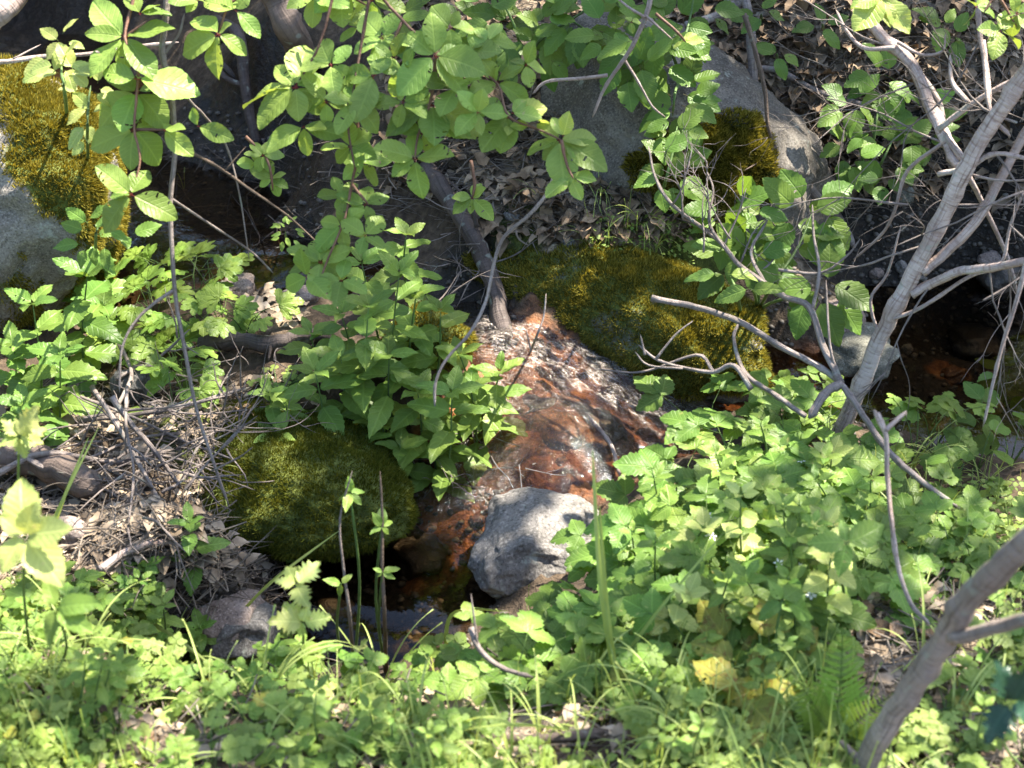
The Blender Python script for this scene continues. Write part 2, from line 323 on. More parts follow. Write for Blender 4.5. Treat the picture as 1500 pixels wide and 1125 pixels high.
# ------------------------------------------------------------------ object helpers
def mesh(name, v, f, m=None, uv=None, smooth=True, attrs=None):
    me = bpy.data.meshes.new(name)
    v = np.asarray(v, np.float32)
    if isinstance(f, np.ndarray):
        nf, k = f.shape
        me.vertices.add(len(v)); me.vertices.foreach_set('co', v.ravel())
        me.loops.add(nf * k); me.loops.foreach_set('vertex_index', f.ravel().astype(np.int32))
        me.polygons.add(nf); me.polygons.foreach_set('loop_start', np.arange(0, nf * k, k, dtype=np.int32))
        me.update(calc_edges=True); me.validate()
    else:
        me.from_pydata([tuple(map(float, p)) for p in v], [], f)
    if uv is not None:
        u = np.asarray(uv, np.float32); lay = me.uv_layers.new(name='UVMap')
        idx = np.zeros(len(me.loops), np.int32); me.loops.foreach_get('vertex_index', idx)
        lay.data.foreach_set('uv', u[idx].ravel())
    for k, a in (attrs or {}).items():
        a = np.asarray(a, np.float32)
        if a.ndim == 1: at_ = me.attributes.new(k, 'FLOAT', 'POINT'); at_.data.foreach_set('value', a)
        else: at_ = me.attributes.new(k, 'FLOAT_VECTOR', 'POINT'); at_.data.foreach_set('vector', a.ravel())
    if smooth: me.polygons.foreach_set('use_smooth', np.ones(len(me.polygons), bool))
    if m: me.materials.append(M[m])
    return me
def link(name, me, parent=None, mtx=None):
    o = bpy.data.objects.new(name, me); COL.objects.link(o)
    if parent is not None: o.parent = parent
    if mtx is not None: o.matrix_basis = mtx
    return o
def tag(o, label=None, cat=None, group=None, kind=None):
    for k, v in (('label', label), ('category', cat), ('group', group), ('kind', kind)):
        if v: o[k] = v
    return o
def thing(name, loc, label, cat, group=None):
    o = link(name, None); o.location = loc; o.empty_display_size = .05
    return tag(o, label, cat, group)
def part(name, me, root, world=None):
    """A child at a world matrix under an unrotated root."""
    mt = Matrix.Translation(-Vector(root.location)) @ (world if world is not None else Matrix())
    return link(name, me, root, mt)
def smooth_path(pts, sub=6):
    pts = [Vector(p) for p in pts]
    if len(pts) < 3: 
        return [pts[0].lerp(pts[-1], i / sub) for i in range(sub + 1)]
    e = [pts[0] * 2 - pts[1]] + pts + [pts[-1] * 2 - pts[-2]]; o = []
    for i in range(1, len(e) - 2):
        a, b, c, d = e[i - 1:i + 3]
        for k in range(sub):
            t = k / sub
            o.append(.5 * ((2 * b) + (c - a) * t + (2 * a - 5 * b + 4 * c - d) * t * t + (3 * b - a - 3 * c + d) * t ** 3))
    o.append(pts[-1]); return o
class Tubes:
    def __init__(s): s.v = []; s.f = []; s.u = []
    def add(s, pts, r0, r1, sides=6, sub=5, wob=.0, knots=0.0):
        p = smooth_path(pts, sub) if sub > 1 else [Vector(q) for q in pts]
        n = len(p); base = len(s.v); nrm = None; L = 0
        for i in range(n):
            tg = (p[min(i + 1, n - 1)] - p[max(i - 1, 0)])
            tg = tg.normalized() if tg.length > 1e-9 else Vector((0, 0, 1))
            if nrm is None: nrm = tg.orthogonal().normalized()
            nrm = (nrm - tg * nrm.dot(tg)); nrm = nrm.normalized() if nrm.length > 1e-6 else tg.orthogonal().normalized()
            bn = tg.cross(nrm); t = i / (n - 1); r = (r0 + (r1 - r0) * t) * (.35 if i == n - 1 else 1)
            if knots and random.random() < .22: r *= 1 + knots * random.random()
            q = p[i] + Vector([random.gauss(0, 1) for _ in range(3)]) * (wob * r)
            if i: L += (p[i] - p[i - 1]).length
            for k in range(sides):
                a = 2 * math.pi * k / sides
                rr = r * (1 + .08 * math.sin(3 * a + i * .7))
                s.v.append(q + nrm * (math.cos(a) * rr) + bn * (math.sin(a) * rr)); s.u.append((k / sides, L))
        for i in range(n - 1):
            for k in range(sides):
                a = base + i * sides + k; b = base + i * sides + (k + 1) % sides
                s.f.append((a, b, b + sides, a + sides))
        s.f.append(tuple(base + k for k in range(sides))[::-1]); s.f.append(tuple(base + (n - 1) * sides + k for k in range(sides)))
        return p
    def build(s, name, m): return mesh(name, s.v, s.f, m, s.u)
def twiglets(tb, start, d, L, r, depth, spread=.7, kids=(2, 4), sides=5):
    """Recursive dead twigs."""
    p = [Vector(start)]; dd = Vector(d).normalized(); n = 4
    for i in range(n):
        dd = (dd + Vector([random.gauss(0, .16) for _ in range(3)])).normalized(); p.append(p[-1] + dd * L / n)
    tb.add(p, r, r * .45, sides, 2, .12, .5)
    if depth > 0:
        for _ in range(random.randint(*kids)):
            i = random.randint(1, n); nd = (dd + Vector([random.gauss(0, spread) for _ in range(3)])).normalized()
            twiglets(tb, p[i], nd, L * random.uniform(.4, .7), r * .55, depth - 1, spread, kids, 4)

# ------------------------------------------------------------------ leaf shapes (base at origin, blade along +Y, length 1)
def blade(w, rows=10, teeth=.0, fold=.18, droop=.2, wave=.04, pet=.16, holes=0, seed=0, prof=None, cols=(-1, -.55, 0, .55, 1), thick=.010):
    rd = random.Random(seed); v = []; u = []; f = []
    prof = prof or (lambda t: (math.sin(math.pi * min(1, t) ** .82) ** .8) * (1 - .25 * t))
    mx = max(prof(i / 40) for i in range(41)); side = rd.uniform(-.10, .10); ph = rd.uniform(0, 6)
    for i in range(rows + 1):
        t = i / rows; ww = w * prof(t) / mx if 0 < i < rows else (.012 if i else .02)
        for s in cols:
            k = 1 + (teeth * (1 if i % 2 else -1) if abs(s) == 1 and 0 < i < rows else 0)
            y = t - (teeth * .25 if abs(s) == 1 and i % 2 == 0 and 0 < i < rows else 0)
            x = s * ww * k + side * t * t
            z = fold * abs(s) * ww - droop * t * t + wave * math.sin(t * 9 + s * 2 + ph) * abs(s) + .012 * math.sin(t * 2 * math.pi * 6) * (abs(s) == .55)
            v.append((x, y, z)); u.append((.5 + s * ww * .9, max(.012, t)))
    nc = len(cols)
    bad = set()
    for _ in range(holes): bad.add((rd.randint(2, rows - 3), rd.randint(0, nc - 2)))
    for i in range(rows):
        for j in range(nc - 1):
            a = i * nc + j
            if (i, j) in bad:
                # a bitten hole: keep a rim round the gap
                c = [Vector(v[q]) for q in (a, a + 1, a + 1 + nc, a + nc)]; mid = sum(c, Vector()) / 4; b0 = len(v); uc = [u[q] for q in (a, a + 1, a + 1 + nc, a + nc)]
                for q in range(4):
                    v.append(tuple(c[q].lerp(mid, rd.uniform(.15, .45)))); u.append(uc[q])
                r4 = (a, a + 1, a + 1 + nc, a + nc)
                for q in range(4): f.append((r4[q], r4[(q + 1) % 4], b0 + (q + 1) % 4, b0 + q))
            else: f.append((a, a + 1, a + 1 + nc, a + nc))
    if pet:
        b = len(v)
        for y, z in ((-pet, -.02), (.02, -.004)):
            for a in (0, 2.1, 4.2): v.append((thick * math.cos(a), y, z + thick * math.sin(a))); u.append((.5, -.1))
        for k in range(3): f.append((b + k, b + (k + 1) % 3, b + 3 + (k + 1) % 3, b + 3 + k))
    return v, f, u
def xf(vfu, mtx): return [tuple(mtx @ Vector(p)) for p in vfu[0]], vfu[1], vfu[2]
def join(lst):
    V, F, U = [], [], []
    for v, f, u in lst:
        b = len(V); V += v; U += u; F += [tuple(q + b for q in ff) for ff in f]
    return V, F, U
def rz(a): return Matrix.Rotation(a, 4, 'Z')
def rx(a): return Matrix.Rotation(a, 4, 'X')
def ry(a): return Matrix.Rotation(a, 4, 'Y')
def TR(*a): return Matrix.Translation(a)
def S(*a): return Matrix.Diagonal((*a, 1)) if len(a) == 3 else Matrix.Scale(a[0], 4)
ovate = lambda t: (math.sin(math.pi * t ** .78)) ** .75 if 0 < t < 1 else 0
oblong = lambda t: min(1, t * 3.2) ** .8 * min(1, (1 - t) * 3.0) ** .8
obov = lambda t: (math.sin(math.pi * t ** 1.05)) ** .7 if 0 < t < 1 else 0
LV = {}
def reg(kind, m, lst): LV[kind] = [mesh(kind + '_leaf', *x[:2], m, x[2]) for x in lst]
reg('cherry', 'cherry', [blade(.29 + .03 * (k % 3), 18, .022, .20 + .06 * (k % 2), .10 + .05 * (k % 4), .03, .12, 0 if k < 4 else 2 + k % 3, k, obov) for k in range(8)])
reg('cherrypale', 'cherrypale', [blade(.30, 14, .04, .25, .15, .04, .12, 0, k + 20, obov) for k in range(3)])
reg('mint', 'mint', [blade(.27 + .03 * (k % 2), 16, .07, .10, .22 + .08 * (k % 3), .045, .10, 0 if k < 4 else 2, k + 40, ovate) for k in range(6)])
reg('sage', 'sage', [blade(.24 + .03 * (k % 2), 14, .05, .14, .22 + .08 * (k % 3), .04, .08, 0, k + 60, ovate) for k in range(5)])
reg('shrub', 'shrub', [blade(.33 + .03 * (k % 2), 14, .05, .12, .12 + .05 * (k % 3), .03, .14, k % 2, k + 80, ovate) for k in range(5)])
def trifol(seed):
    rd = random.Random(seed); o = []
    for a, s, y in ((0, 1.0, .30), (1.15, .85, .22), (-1.15, .85, .22)):
        b = blade(.37, 12, .09, .16, .16 + .1 * rd.random(), .04, .14, 1 if rd.random() < .2 else 0, rd.randint(0, 999), ovate)
        o.append(xf(b, TR(0, y, 0) @ rz(a + rd.uniform(-.15, .15)) @ rx(rd.uniform(-.25, .1)) @ S(.62 * s)))
    v = []; f = []; u = []
    for y in (-.25, .3):
        for a in (0, 2.1, 4.2): v.append((.008 * math.cos(a), y, .008 * math.sin(a))); u.append((.5, -.1))
    for k in range(3): f.append((k, (k + 1) % 3, 3 + (k + 1) % 3, 3 + k))
    return join(o + [(v, f, u)])
reg('bramble', 'bramble', [trifol(k) for k in range(6)])
def lobed(seed, lobes=5):
    rd = random.Random(seed); o = []
    pr = lambda t: (.35 + .9 * t) * (1 if t < .72 else max(.0, (1 - t) / .28) ** .6)
    for k in range(lobes):
        a = (k - (lobes - 1) / 2) * .62; L = 1 - .12 * abs(k - (lobes - 1) / 2)
        v, f, u = blade(.24, 8, .16, .12, .18, .03, 0, 0, seed * 7 + k, pr)
        o.append(xf((v, f, u), TR(0, .28, .002 * (k % 2)) @ rz(-a) @ S(.68 * L)))
    v = []; f = []; u = []
    for y in (-.5, .3):
        for a in (0, 2.1, 4.2): v.append((.012 * math.cos(a), y, .012 * math.sin(a) - .01 - (.12 if y < 0 else 0))); u.append((.5, -.1))
    for k in range(3): f.append((k, (k + 1) % 3, 3 + (k + 1) % 3, 3 + k))
    return join(o + [(v, f, u)])
reg('geranium', 'geranium', [lobed(k) for k in range(5)])
def pinnate(seed, pairs=3, w=.4):
    rd = random.Random(seed); o = []
    for k in range(pairs * 2 + 1):
        p = k // 2; y = .15 + .6 * p / pairs; s = 1 if k % 2 else -1; L = .42 * (1 - .25 * p / pairs)
        a = s * 1.0 if k < pairs * 2 else 0
        b = blade(w, 8, .17, .1, .2, .05, .05, 0, rd.randint(0, 999), ovate, cols=(-1, 0, 1))
        o.append(xf(b, TR(0, y if k < pairs * 2 else .66, 0) @ rz(-a + rd.uniform(-.15, .15)) @ rx(rd.uniform(-.3, .2)) @ S(L)))
    v = []; f = []; u = []
    for y in (-.3, .7):
        for a in (0, 2.1, 4.2): v.append((.010 * math.cos(a), y, .010 * math.sin(a))); u.append((.5, -.1))
    for k in range(3): f.append((k, (k + 1) % 3, 3 + (k + 1) % 3, 3 + k))
    return join(o + [(v, f, u)])
reg('herb', 'herb', [pinnate(k, 2 + k % 2) for k in range(6)])
reg('celery', 'geranium', [pinnate(k + 30, 2, .5) for k in range(4)])
reg('holly', 'pale', [blade(.36, 12, .26, .2, .12, .08, .14, 0, k + 100, ovate) for k in range(4)])
reg('paleleaf', 'pale', [blade(.33, 14, .06, .2, .15, .03, .12, 0, k + 120, ovate) for k in range(4)])
reg('yellow', 'yellow', [blade(.36, 12, .08, .12, .2, .06, .12, 1, k + 140, ovate) for k in range(3)])
reg('dark', 'dark', [blade(.34, 10, .28, .2, .12, .07, .14, 0, k + 160, ovate) for k in range(3)])
def frond(seed, n=13):
    rd = random.Random(seed); o = []
    for k in range(n):
        t = k / n; y = .06 + .92 * t; L = .30 * (1 - t) ** .8 + .02
        for s in (-1, 1):
            b = blade(.13, 10, .3, .05, .2, .0, 0, 0, seed + k, oblong, cols=(-1, 0, 1))
            o.append(xf(b, TR(0, y, -.18 * y * y) @ rz(-s * 1.25) @ rx(-.1) @ S(L)))
    v = []; f = []; u = []
    for i in range(7):
        y = -.3 + 1.3 * i / 6
        for a in (0, 2.1, 4.2): v.append((.007 * math.cos(a), y, .007 * math.sin(a) - .18 * max(0, y) ** 2 - .004)); u.append((.5, -.1))
    for i in range(6):
        for k in range(3): f.append((3 * i + k, 3 * i + (k + 1) % 3, 3 * i + 3 + (k + 1) % 3, 3 * i + 3 + k))
    return join(o + [(v, f, u)])
reg('fern', 'fern', [frond(k) for k in (1, 2)])
def clover(seed):
    o = []
    for k in range(3):
        o.append(xf(blade(.46, 7, 0, .1, .08, .0, 0, 0, seed + k, obov, cols=(-1, 0, 1)), rz(k * 2.094) @ S(.5)))
    v = []; f = []; u = []
    for z in (-.9, 0):
        for a in (0, 2.1, 4.2): v.append((.02 * math.cos(a), .02 * math.sin(a), z)); u.append((.5, -.1))
    for k in range(3): f.append((k, (k + 1) % 3, 3 + (k + 1) % 3, 3 + k))
    return join(o + [(v, f, u)])
reg('clover', 'herb', [clover(k) for k in (3, 9)])
def grassblade(seed, bend):
    v, f, u = blade(.016, 12, 0, .5, 0, 0, 0, 0, seed, lambda t: min(1, t * 6 + .4) * (1 - t) ** .6, cols=(-1, 0, 1))
    w = []
    for x, y, z in v:
        a = bend * y * y; w.append((x, y * math.cos(a * .55), z - y * math.sin(a * .55)))
    return w, f, u
reg('grass', 'grass', [grassblade(k, .3 + .55 * k) for k in range(5)])

def leaf_mtx(base, d, nrm, L, wx=1.0):
    y = Vector(d).normalized(); z = Vector(nrm); z = z - y * z.dot(y)
    z = z.normalized() if z.length > 1e-4 else y.orthogonal().normalized(); x = y.cross(z)
    m = Matrix((x, y, z)).transposed().to_4x4() @ S(L * wx, L, L)
    return Matrix.Translation(base) @ m
def add_leaf(root, kind, base, d, nrm, L, wx=1.0, name='leaf'):
    return part(name, random.choice(LV[kind]), root, leaf_mtx(base, d, nrm, L, wx))
def rv(s=1.0): return Vector([random.gauss(0, s) for _ in range(3)])

# ------------------------------------------------------------------ landmarks used by labels
MARKS = [((780,800),'the pale stream stone'),((900,450),'the long mossy boulder'),((60,270),'the tall mossy boulder'),((270,650),'the grey twig heap'),
 ((1290,480),'the leaning pale trunk'),((560,890),'the dark pool'),((1380,960),'the thick bare branch'),((1090,200),'the far boulder'),((1235,1010),'the small fern'),
 ((480,740),'the mossy mound'),((1420,590),'the brown pool'),((80,720),'the rotten log'),((690,380),'the dark leaning log'),((850,640),'the rusty cascade'),((380,515),'the dark lying log'),
 ((300,300),'the dark channel'),((1320,290),'the round far stone'),((235,1090),'the bare soil patch'),((780,1070),'the mossy stick'),((1310,800),'the bent bare stem')]
def toward(px, py):
    """'beside A towards B' for a plant: the landmark next to it and the one it leans to."""
    m = sorted(MARKS, key=lambda m: (m[0][0] - px) ** 2 + (m[0][1] - py) ** 2)
    return '%s towards %s' % (m[0][1], m[1][1])
NUM = ('no', 'one', 'two', 'three', 'four', 'five', 'six', 'seven', 'eight', 'nine')
def mark(px, py): return min(MARKS, key=lambda m: (m[0][0] - px) ** 2 + (m[0][1] - py) ** 2)[1]

# ------------------------------------------------------------------ ground
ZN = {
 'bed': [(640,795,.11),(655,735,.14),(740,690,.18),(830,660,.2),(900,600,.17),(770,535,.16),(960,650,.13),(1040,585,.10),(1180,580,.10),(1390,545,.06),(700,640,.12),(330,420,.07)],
 'mud': [(560,900,.2),(480,880,.16),(420,870,.12),(300,330,.5),(200,300,.4),(380,380,.2),(1350,550,.3),(1450,480,.3),(1250,540,.14),(1290,390,.3),(1200,350,.18),(300,905,.14),(80,60,.6),(330,200,.3),(700,420,.15)],  # wet mud of pools and channel, also painting the hollow's shade
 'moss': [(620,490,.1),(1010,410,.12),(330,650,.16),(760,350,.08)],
 'dry': [(180,790,.16),(280,780,.12),(400,460,.09),(1200,100,.6),(1000,60,.5),(1420,150,.4),(880,310,.2),(760,300,.15),(1270,930,.16),(1430,960,.14),(230,1085,.09),(700,1060,.12),(100,930,.1),(300,600,.1)]}  # near litter spots also carry painted sun
masks = {}
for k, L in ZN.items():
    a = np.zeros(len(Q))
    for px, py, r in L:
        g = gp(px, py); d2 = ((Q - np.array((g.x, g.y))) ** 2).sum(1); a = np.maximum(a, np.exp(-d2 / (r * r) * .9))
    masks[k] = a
nx, ny = len(GX), len(GY)
ii = (np.arange(ny - 1)[:, None] * nx + np.arange(nx - 1)[None]).ravel()
quads = np.column_stack([ii, ii + 1, ii + 1 + nx, ii + nx])
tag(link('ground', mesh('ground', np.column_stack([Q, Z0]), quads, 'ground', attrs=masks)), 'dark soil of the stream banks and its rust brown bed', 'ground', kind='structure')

# ------------------------------------------------------------------ water
WC = [(745,505,.165),(800,540,.135),(900,580,.085),(960,620,.045),(1010,600,.02),(1100,545,.018),(1250,540,.018),(1350,560,.018),(1500,500,.018),(1650,500,.018),(1420,640,.018),(1400,420,.018),
 (700,620,.075),(760,650,.085),(840,650,.095),(900,680,.06),(690,690,.05),(740,720,.035),(650,740,.025),(640,800,.004),(560,900,.0),(480,870,.0),(640,930,.0),(560,800,.0),(600,770,.01),
 (200,300,.045),(330,320,.05),(330,400,.06),(460,370,.10),(150,420,.05),(80,60,.0),(200,120,.03),
 (1000,760,.0),(1200,760,.0),(300,760,.0),(500,520,.05),(900,330,.05),(1200,330,.0),(700,250,.0),(400,1050,-.1),(900,1000,-.1)]
P, V = [], []
for px, py, z in WC:
    q = at_z(px, py, z); P.append((q.x, q.y)); V.append(z)
for x in (-3, -1, 1): P.append((x, .6)); V.append(-.2); P.append((x, 5.5)); V.append(-.1)
WR = rbf_fit(P, V, .08)
wx = np.arange(-1.7, 2.3, .011); wy = np.arange(1.6, 5.0, .011); WX, WY = np.meshgrid(wx, wy); WQ = np.stack([WX.ravel(), WY.ravel()], 1)
WZ = rbf_eval(WR, WQ)
RAP = [(760,520,.16,1),(830,550,.16,1),(900,580,.16,1),(950,605,.14,1),(990,615,.11,1),(870,600,.11,.8),(690,690,.13,.8),(640,715,.1,.7),(760,600,.12,.6),(880,660,.09,.4),(720,640,.1,.5),(800,690,.1,.25)]
rap = np.zeros(len(WQ))
for px, py, r, a in RAP:
    g = gp(px, py); rap = np.maximum(rap, a * np.exp(-((WQ - np.array((g.x, g.y))) ** 2).sum(1) / (r * r)))
WZ = WZ + rap * .010 * fbm(np.column_stack([WQ[:, 0] * 30, WQ[:, 1] * 40, WQ[:, 0] * 0]), 3, 77)
bedz = H(WQ[:, 0], WQ[:, 1]); wet = WZ > bedz - .015
n_ = len(wx); ii = (np.arange(len(wy) - 1)[:, None] * n_ + np.arange(n_ - 1)[None]).ravel()
wq = np.column_stack([ii, ii + 1, ii + 1 + n_, ii + n_]); wq = wq[wet[wq].any(1)]
used = np.unique(wq); rm = np.zeros(len(WQ), np.int64); rm[used] = np.arange(len(used))
a0 = gp(745, 505); a1 = gp(980, 620); fa = math.atan2(a1.y - a0.y, a1.x - a0.x)
flow = np.column_stack([-WQ[:, 0] * math.sin(fa) + WQ[:, 1] * math.cos(fa), WQ[:, 0] * math.cos(fa) + WQ[:, 1] * math.sin(fa), WZ * 0])
tag(link('stream_water', mesh('stream_water', np.column_stack([WQ, WZ])[used], rm[wq], 'water', attrs={'rapid': rap[used], 'flow': flow[used]})), 'clear brown stream water tumbling over rusty rock into a dark pool', 'water', kind='structure')

# ------------------------------------------------------------------ rocks and moss
def ico(sub):
    bm = bmesh.new(); bmesh.ops.create_icosphere(bm, subdivisions=sub, radius=1)
    v = np.array([x.co[:] for x in bm.verts]); f = np.array([[q.index for q in x.verts] for x in bm.faces]); bm.free(); return v, f
ICO = {k: ico(k) for k in (3, 4, 5, 6)}
def rot_np(e): return np.array(Matrix.Rotation(e[2], 3, 'Z') @ Matrix.Rotation(e[1], 3, 'Y') @ Matrix.Rotation(e[0], 3, 'X'))
def rock(name, c, rad, rot, m, label, sub=5, box=.75, rough=.16, seed=1, moss=None, group=None, cat='rock', mossm='moss', nb=0, blen=.011, freq=1.6, facets=10):
    """An angular stone: a rounded box cut by random planes and roughened; moss(world, normal) gives the mossy share."""
    n0, f = ICO[sub]; n0 = n0.copy()
    p = np.sign(n0) * np.abs(n0) ** box; p /= np.linalg.norm(p, axis=1).mean() * 1.0
    rr = np.random.default_rng(seed)
    for _ in range(facets):
        a = rr.normal(size=3); a /= np.linalg.norm(a); h = rr.uniform(.68, .95)
        d = p @ a - h; p = p - np.outer(np.where(d > 0, d * .85, 0), a)
    p = p * (1 + rough * fbm(n0 * freq + seed * 3.1, 4, seed))[:, None] 
    R = rot_np(rot); w = (p * np.array(rad)) @ R.T + np.array(c)
    sc = min(rad)
    w = w + ((w - np.array(c)) / np.linalg.norm(w - np.array(c), axis=1)[:, None]) * (sc * .05 * fbm(w * 14, 4, seed + 5) + sc * .018 * fbm(w * 60, 3, seed + 8))[:, None]
    e1 = w[f[:, 1]] - w[f[:, 0]]; e2 = w[f[:, 2]] - w[f[:, 0]]; fn = np.cross(e1, e2); ar = np.linalg.norm(fn, axis=1) / 2; fn = fn / (2 * ar[:, None] + 1e-12)
    vn = np.zeros_like(w)
    for k in range(3): np.add.at(vn, f[:, k], fn)
    vn /= np.linalg.norm(vn, axis=1)[:, None] + 1e-9
    mk = np.clip(moss(w, vn), 0, 1) if moss else np.zeros(len(w))
    base = Vector((c[0], c[1], float(w[:, 2].min())))
    o = link(name, mesh(name, w - np.array(base), f, m, attrs={'moss': mk})); o.location = base; tag(o, label, cat, group)
    if moss and nb:
        fm = mk[f].mean(1); fm = np.where(fm > .3, fm, 0) * ar
        idx = rr.choice(len(f), nb, p=fm / fm.sum()); uu = rr.random((nb, 2)); fl = uu.sum(1) > 1; uu[fl] = 1 - uu[fl]
        pos = w[f[idx, 0]] + e1[idx] * uu[:, :1] + e2[idx] * uu[:, 1:]
        nn = vn[f[idx, 0]]
        clump = .55 + .9 * np.clip(fbm(pos * 38, 3, seed + 2) * .7 + .5, 0, 1)
        dr = nn + rr.normal(size=(nb, 3)) * .42 + np.array((0, 0, .12)); dr /= np.linalg.norm(dr, axis=1)[:, None]
        L = blen * clump * rr.uniform(.6, 1.3, nb)
        sd = np.cross(dr, rr.normal(size=(nb, 3))); sd /= np.linalg.norm(sd, axis=1)[:, None]
        wd = (blen * .16 * rr.uniform(.7, 1.4, nb))[:, None]
        q0 = pos - nn * .002 - sd * wd; q1 = pos - nn * .002 + sd * wd; q2 = pos + dr * L[:, None]
        vv = np.stack([q0, q1, q2], 1).reshape(-1, 3) - np.array(base)
        mo = link('moss', mesh('moss', vv, np.arange(nb * 3).reshape(-1, 3), mossm, smooth=False), o); mo['kind'] = 'stuff'
    return o
def above(p, dz): return Vector((p.x, p.y, p.z + dz))
noise_m = lambda w, s, k=6: fbm(w * k, 4, s)

g = gp(60, 470); c = at_y(-12, 330, g.y + .12)
rock('mossy_boulder', c, (.36, .32, .40), (0.1, .14, .3), 'rock', 'tall grey boulder with golden moss patches above the dark channel', 6, .72, .14, 4,
     lambda w, n: .32 + .45 * n[:, 0] + .9 * noise_m(w, 5, 5) + .2 * n[:, 2] - .35 * (w[:, 0] < c.x + .02), None, 'boulder', 'mossgold', 60000, .012)
g = gp(930, 520); c2 = at_z(895, 448, .125)
rock('mossy_boulder', c2, (.46, .17, .135), (.0, .10, -.60), 'rockdark', 'long boulder wholly covered in olive moss beside the rusty cascade', 6, .8, .14, 9,
     lambda w, n: .95 + .5 * noise_m(w, 8, 7) - 14 * np.clip(.065 - w[:, 2], 0, 1), None, 'boulder', 'moss', 120000, .010, facets=6)
c3 = at_z(1010, 205, .36)
rock('mossy_boulder', c3, (.46, .32, .23), (.1, .42, -.25), 'farrock', 'large grey far boulder with one olive moss patch on its front', 6, .8, .09, 15,
     lambda w, n: 1.15 - ((w[:, 0] - (c3.x + .02)) / .19) ** 2 - ((w[:, 2] - (c3.z + .03)) / .14) ** 2 + .35 * noise_m(w, 8, 8) - .6 * (n[:, 1] > .3), None, 'boulder', 'moss', 36000, .014, facets=5)
c4 = at_z(395, 700, .10)
rock('mossy_boulder', c4, (.31, .22, .095), (-.05, .0, -.35), 'rockdark', 'low broad rock under dark green moss beside the twig heap and pool', 6, .8, .14, 22,
     lambda w, n: .8 + .6 * noise_m(w, 8, 6) - 10 * np.clip(.05 - w[:, 2], 0, 1), None, 'boulder', 'mossgreen', 80000, .009, facets=6)
c5 = at_z(625, 500, .2)
rock('mossy_stone', c5, (.10, .10, .09), (0, .2, .5), 'rockdark', 'small stone with yellow moss half hidden behind the toothed herbs', 5, .8, .15, 31,
     lambda w, n: .9 + .4 * noise_m(w, 3, 9), None, 'rock', 'mossgold', 14000, .010)
c6 = at_z(792, 800, .035)
rock('stream_stone', c6, (.155, .135, .082), (.1, .12, .15), 'stone', 'pale grey bare stone standing in the stream by the pool', 6, .78, .12, 44, facets=9)
c7 = at_z(825, 655, .015)
rock('wet_rock', c7, (.17, .14, .075), (.1, .05, -.3), 'wetrock', 'flat rust orange wet rock in the middle of the cascade', 6, .75, .22, 53)
c8 = at_z(792, 612, .045)
rock('wet_rock', c8, (.075, .05, .05), (.1, 0, -.2), 'wetdark', 'small black wet rock at the upper edge of the cascade', 5, .8, .2, 54)
c9 = at_z(885, 640, .03)
rock('wet_rock', c9, (.045, .08, .06), (0, .1, .2), 'wetdark', 'upright black wet rock splitting the cascade', 5, .8, .2, 55)
STONES = [  # px, py, half width px, height/width, material, label
 (1320,288,17,.9,'green_stone','round grey stone on the dark soil of the far bank',0),
 (1235,462,38,.7,'brown_stone','brownish stone behind the leaning trunk at the water edge',1),
 (1255,500,62,.42,'green_stone','flat greenish stone lying at the foot of the leaning trunk',2),
 (1283,400,11,.8,'brown_stone','pebble on wet mud above the brown pool',3),(1318,398,11,.9,'stone','pale pebble on wet mud above the brown pool',4),
 (1303,430,8,.9,'stone','tiny pale pebble against the leaning trunk',5),(1328,512,10,.8,'stone','white pebble touching the leaning trunk',6),
 (1430,492,55,.45,'wetdark','dark wet rock rising from the brown pool',7),(1395,545,24,.5,'wetrock','rusty stone lying in the brown pool',8),
 (1440,580,30,.5,'wetrock','sunken rusty stone in the brown pool beside the dark rock',12),(1460,400,40,.6,'wetdark','dark rock at the head of the brown pool',9),
 (1450,380,22,.5,'brown_stone','brown stone on the bank above the brown pool',10),(1200,590,30,.5,'wetrock','rusty wet stone under the bramble leaves',11),
 (540,818,17,.9,'wetdark','small glossy dark stone at the pool edge',13),(608,800,48,.5,'wetdark','dark wet ledge rock between the mound and the pale stone',14),
 (560,775,40,.5,'wetdark','black wet rock under the mossy mound',15),(490,890,34,.5,'wetdark','round dark rock sunk in the dark pool',16),
 (350,905,70,.5,'rockdark','dark grey rock in the hollow above the small herbs',17),(200,572,32,1.1,'rockdark','blue grey upright stone behind the twig heap',18),
 (340,885,60,.4,'brown_stone','brownish rock beside the root tuft',19),(660,690,24,.5,'wetrock','rusty stone under the twigs at the cascade foot',20),
 (960,665,30,.5,'wetdark','dark rock under bramble leaves beside the cascade',21),(1030,545,40,.5,'wetdark','black wet rock under the long mossy boulder',22),
 (700,760,14,.6,'wetrock','rusty pebble beside the pale stone',23),(440,430,30,.5,'brown_stone','sunlit brown stone behind the lobed leaves',24),
 (350,420,30,.6,'brown_stone','reddish wet stone in a sun fleck behind the lobed leaves',25),(110,780,34,.7,'brown_stone','pinkish stone beside the rotten log',26),
 (750,318,14,.5,'stone','small pale stone on the litter behind the mossy boulder',27),(830,350,12,.5,'stone','tiny pale stone beside the grass tuft',28)]
for px, py, hw, hr, m, lab, sd in STONES:
    g = gp(px, py + hw * .4); d = depth_of(g); r = hw * PX * d
    rock('stone', above(g, r * hr * .45), (r, r * .85, r * hr), (random.uniform(-.2, .2), random.uniform(-.2, .2), random.uniform(0, 3)), m, lab, 4, .8, .2, 60 + sd, None, None, 'stone')

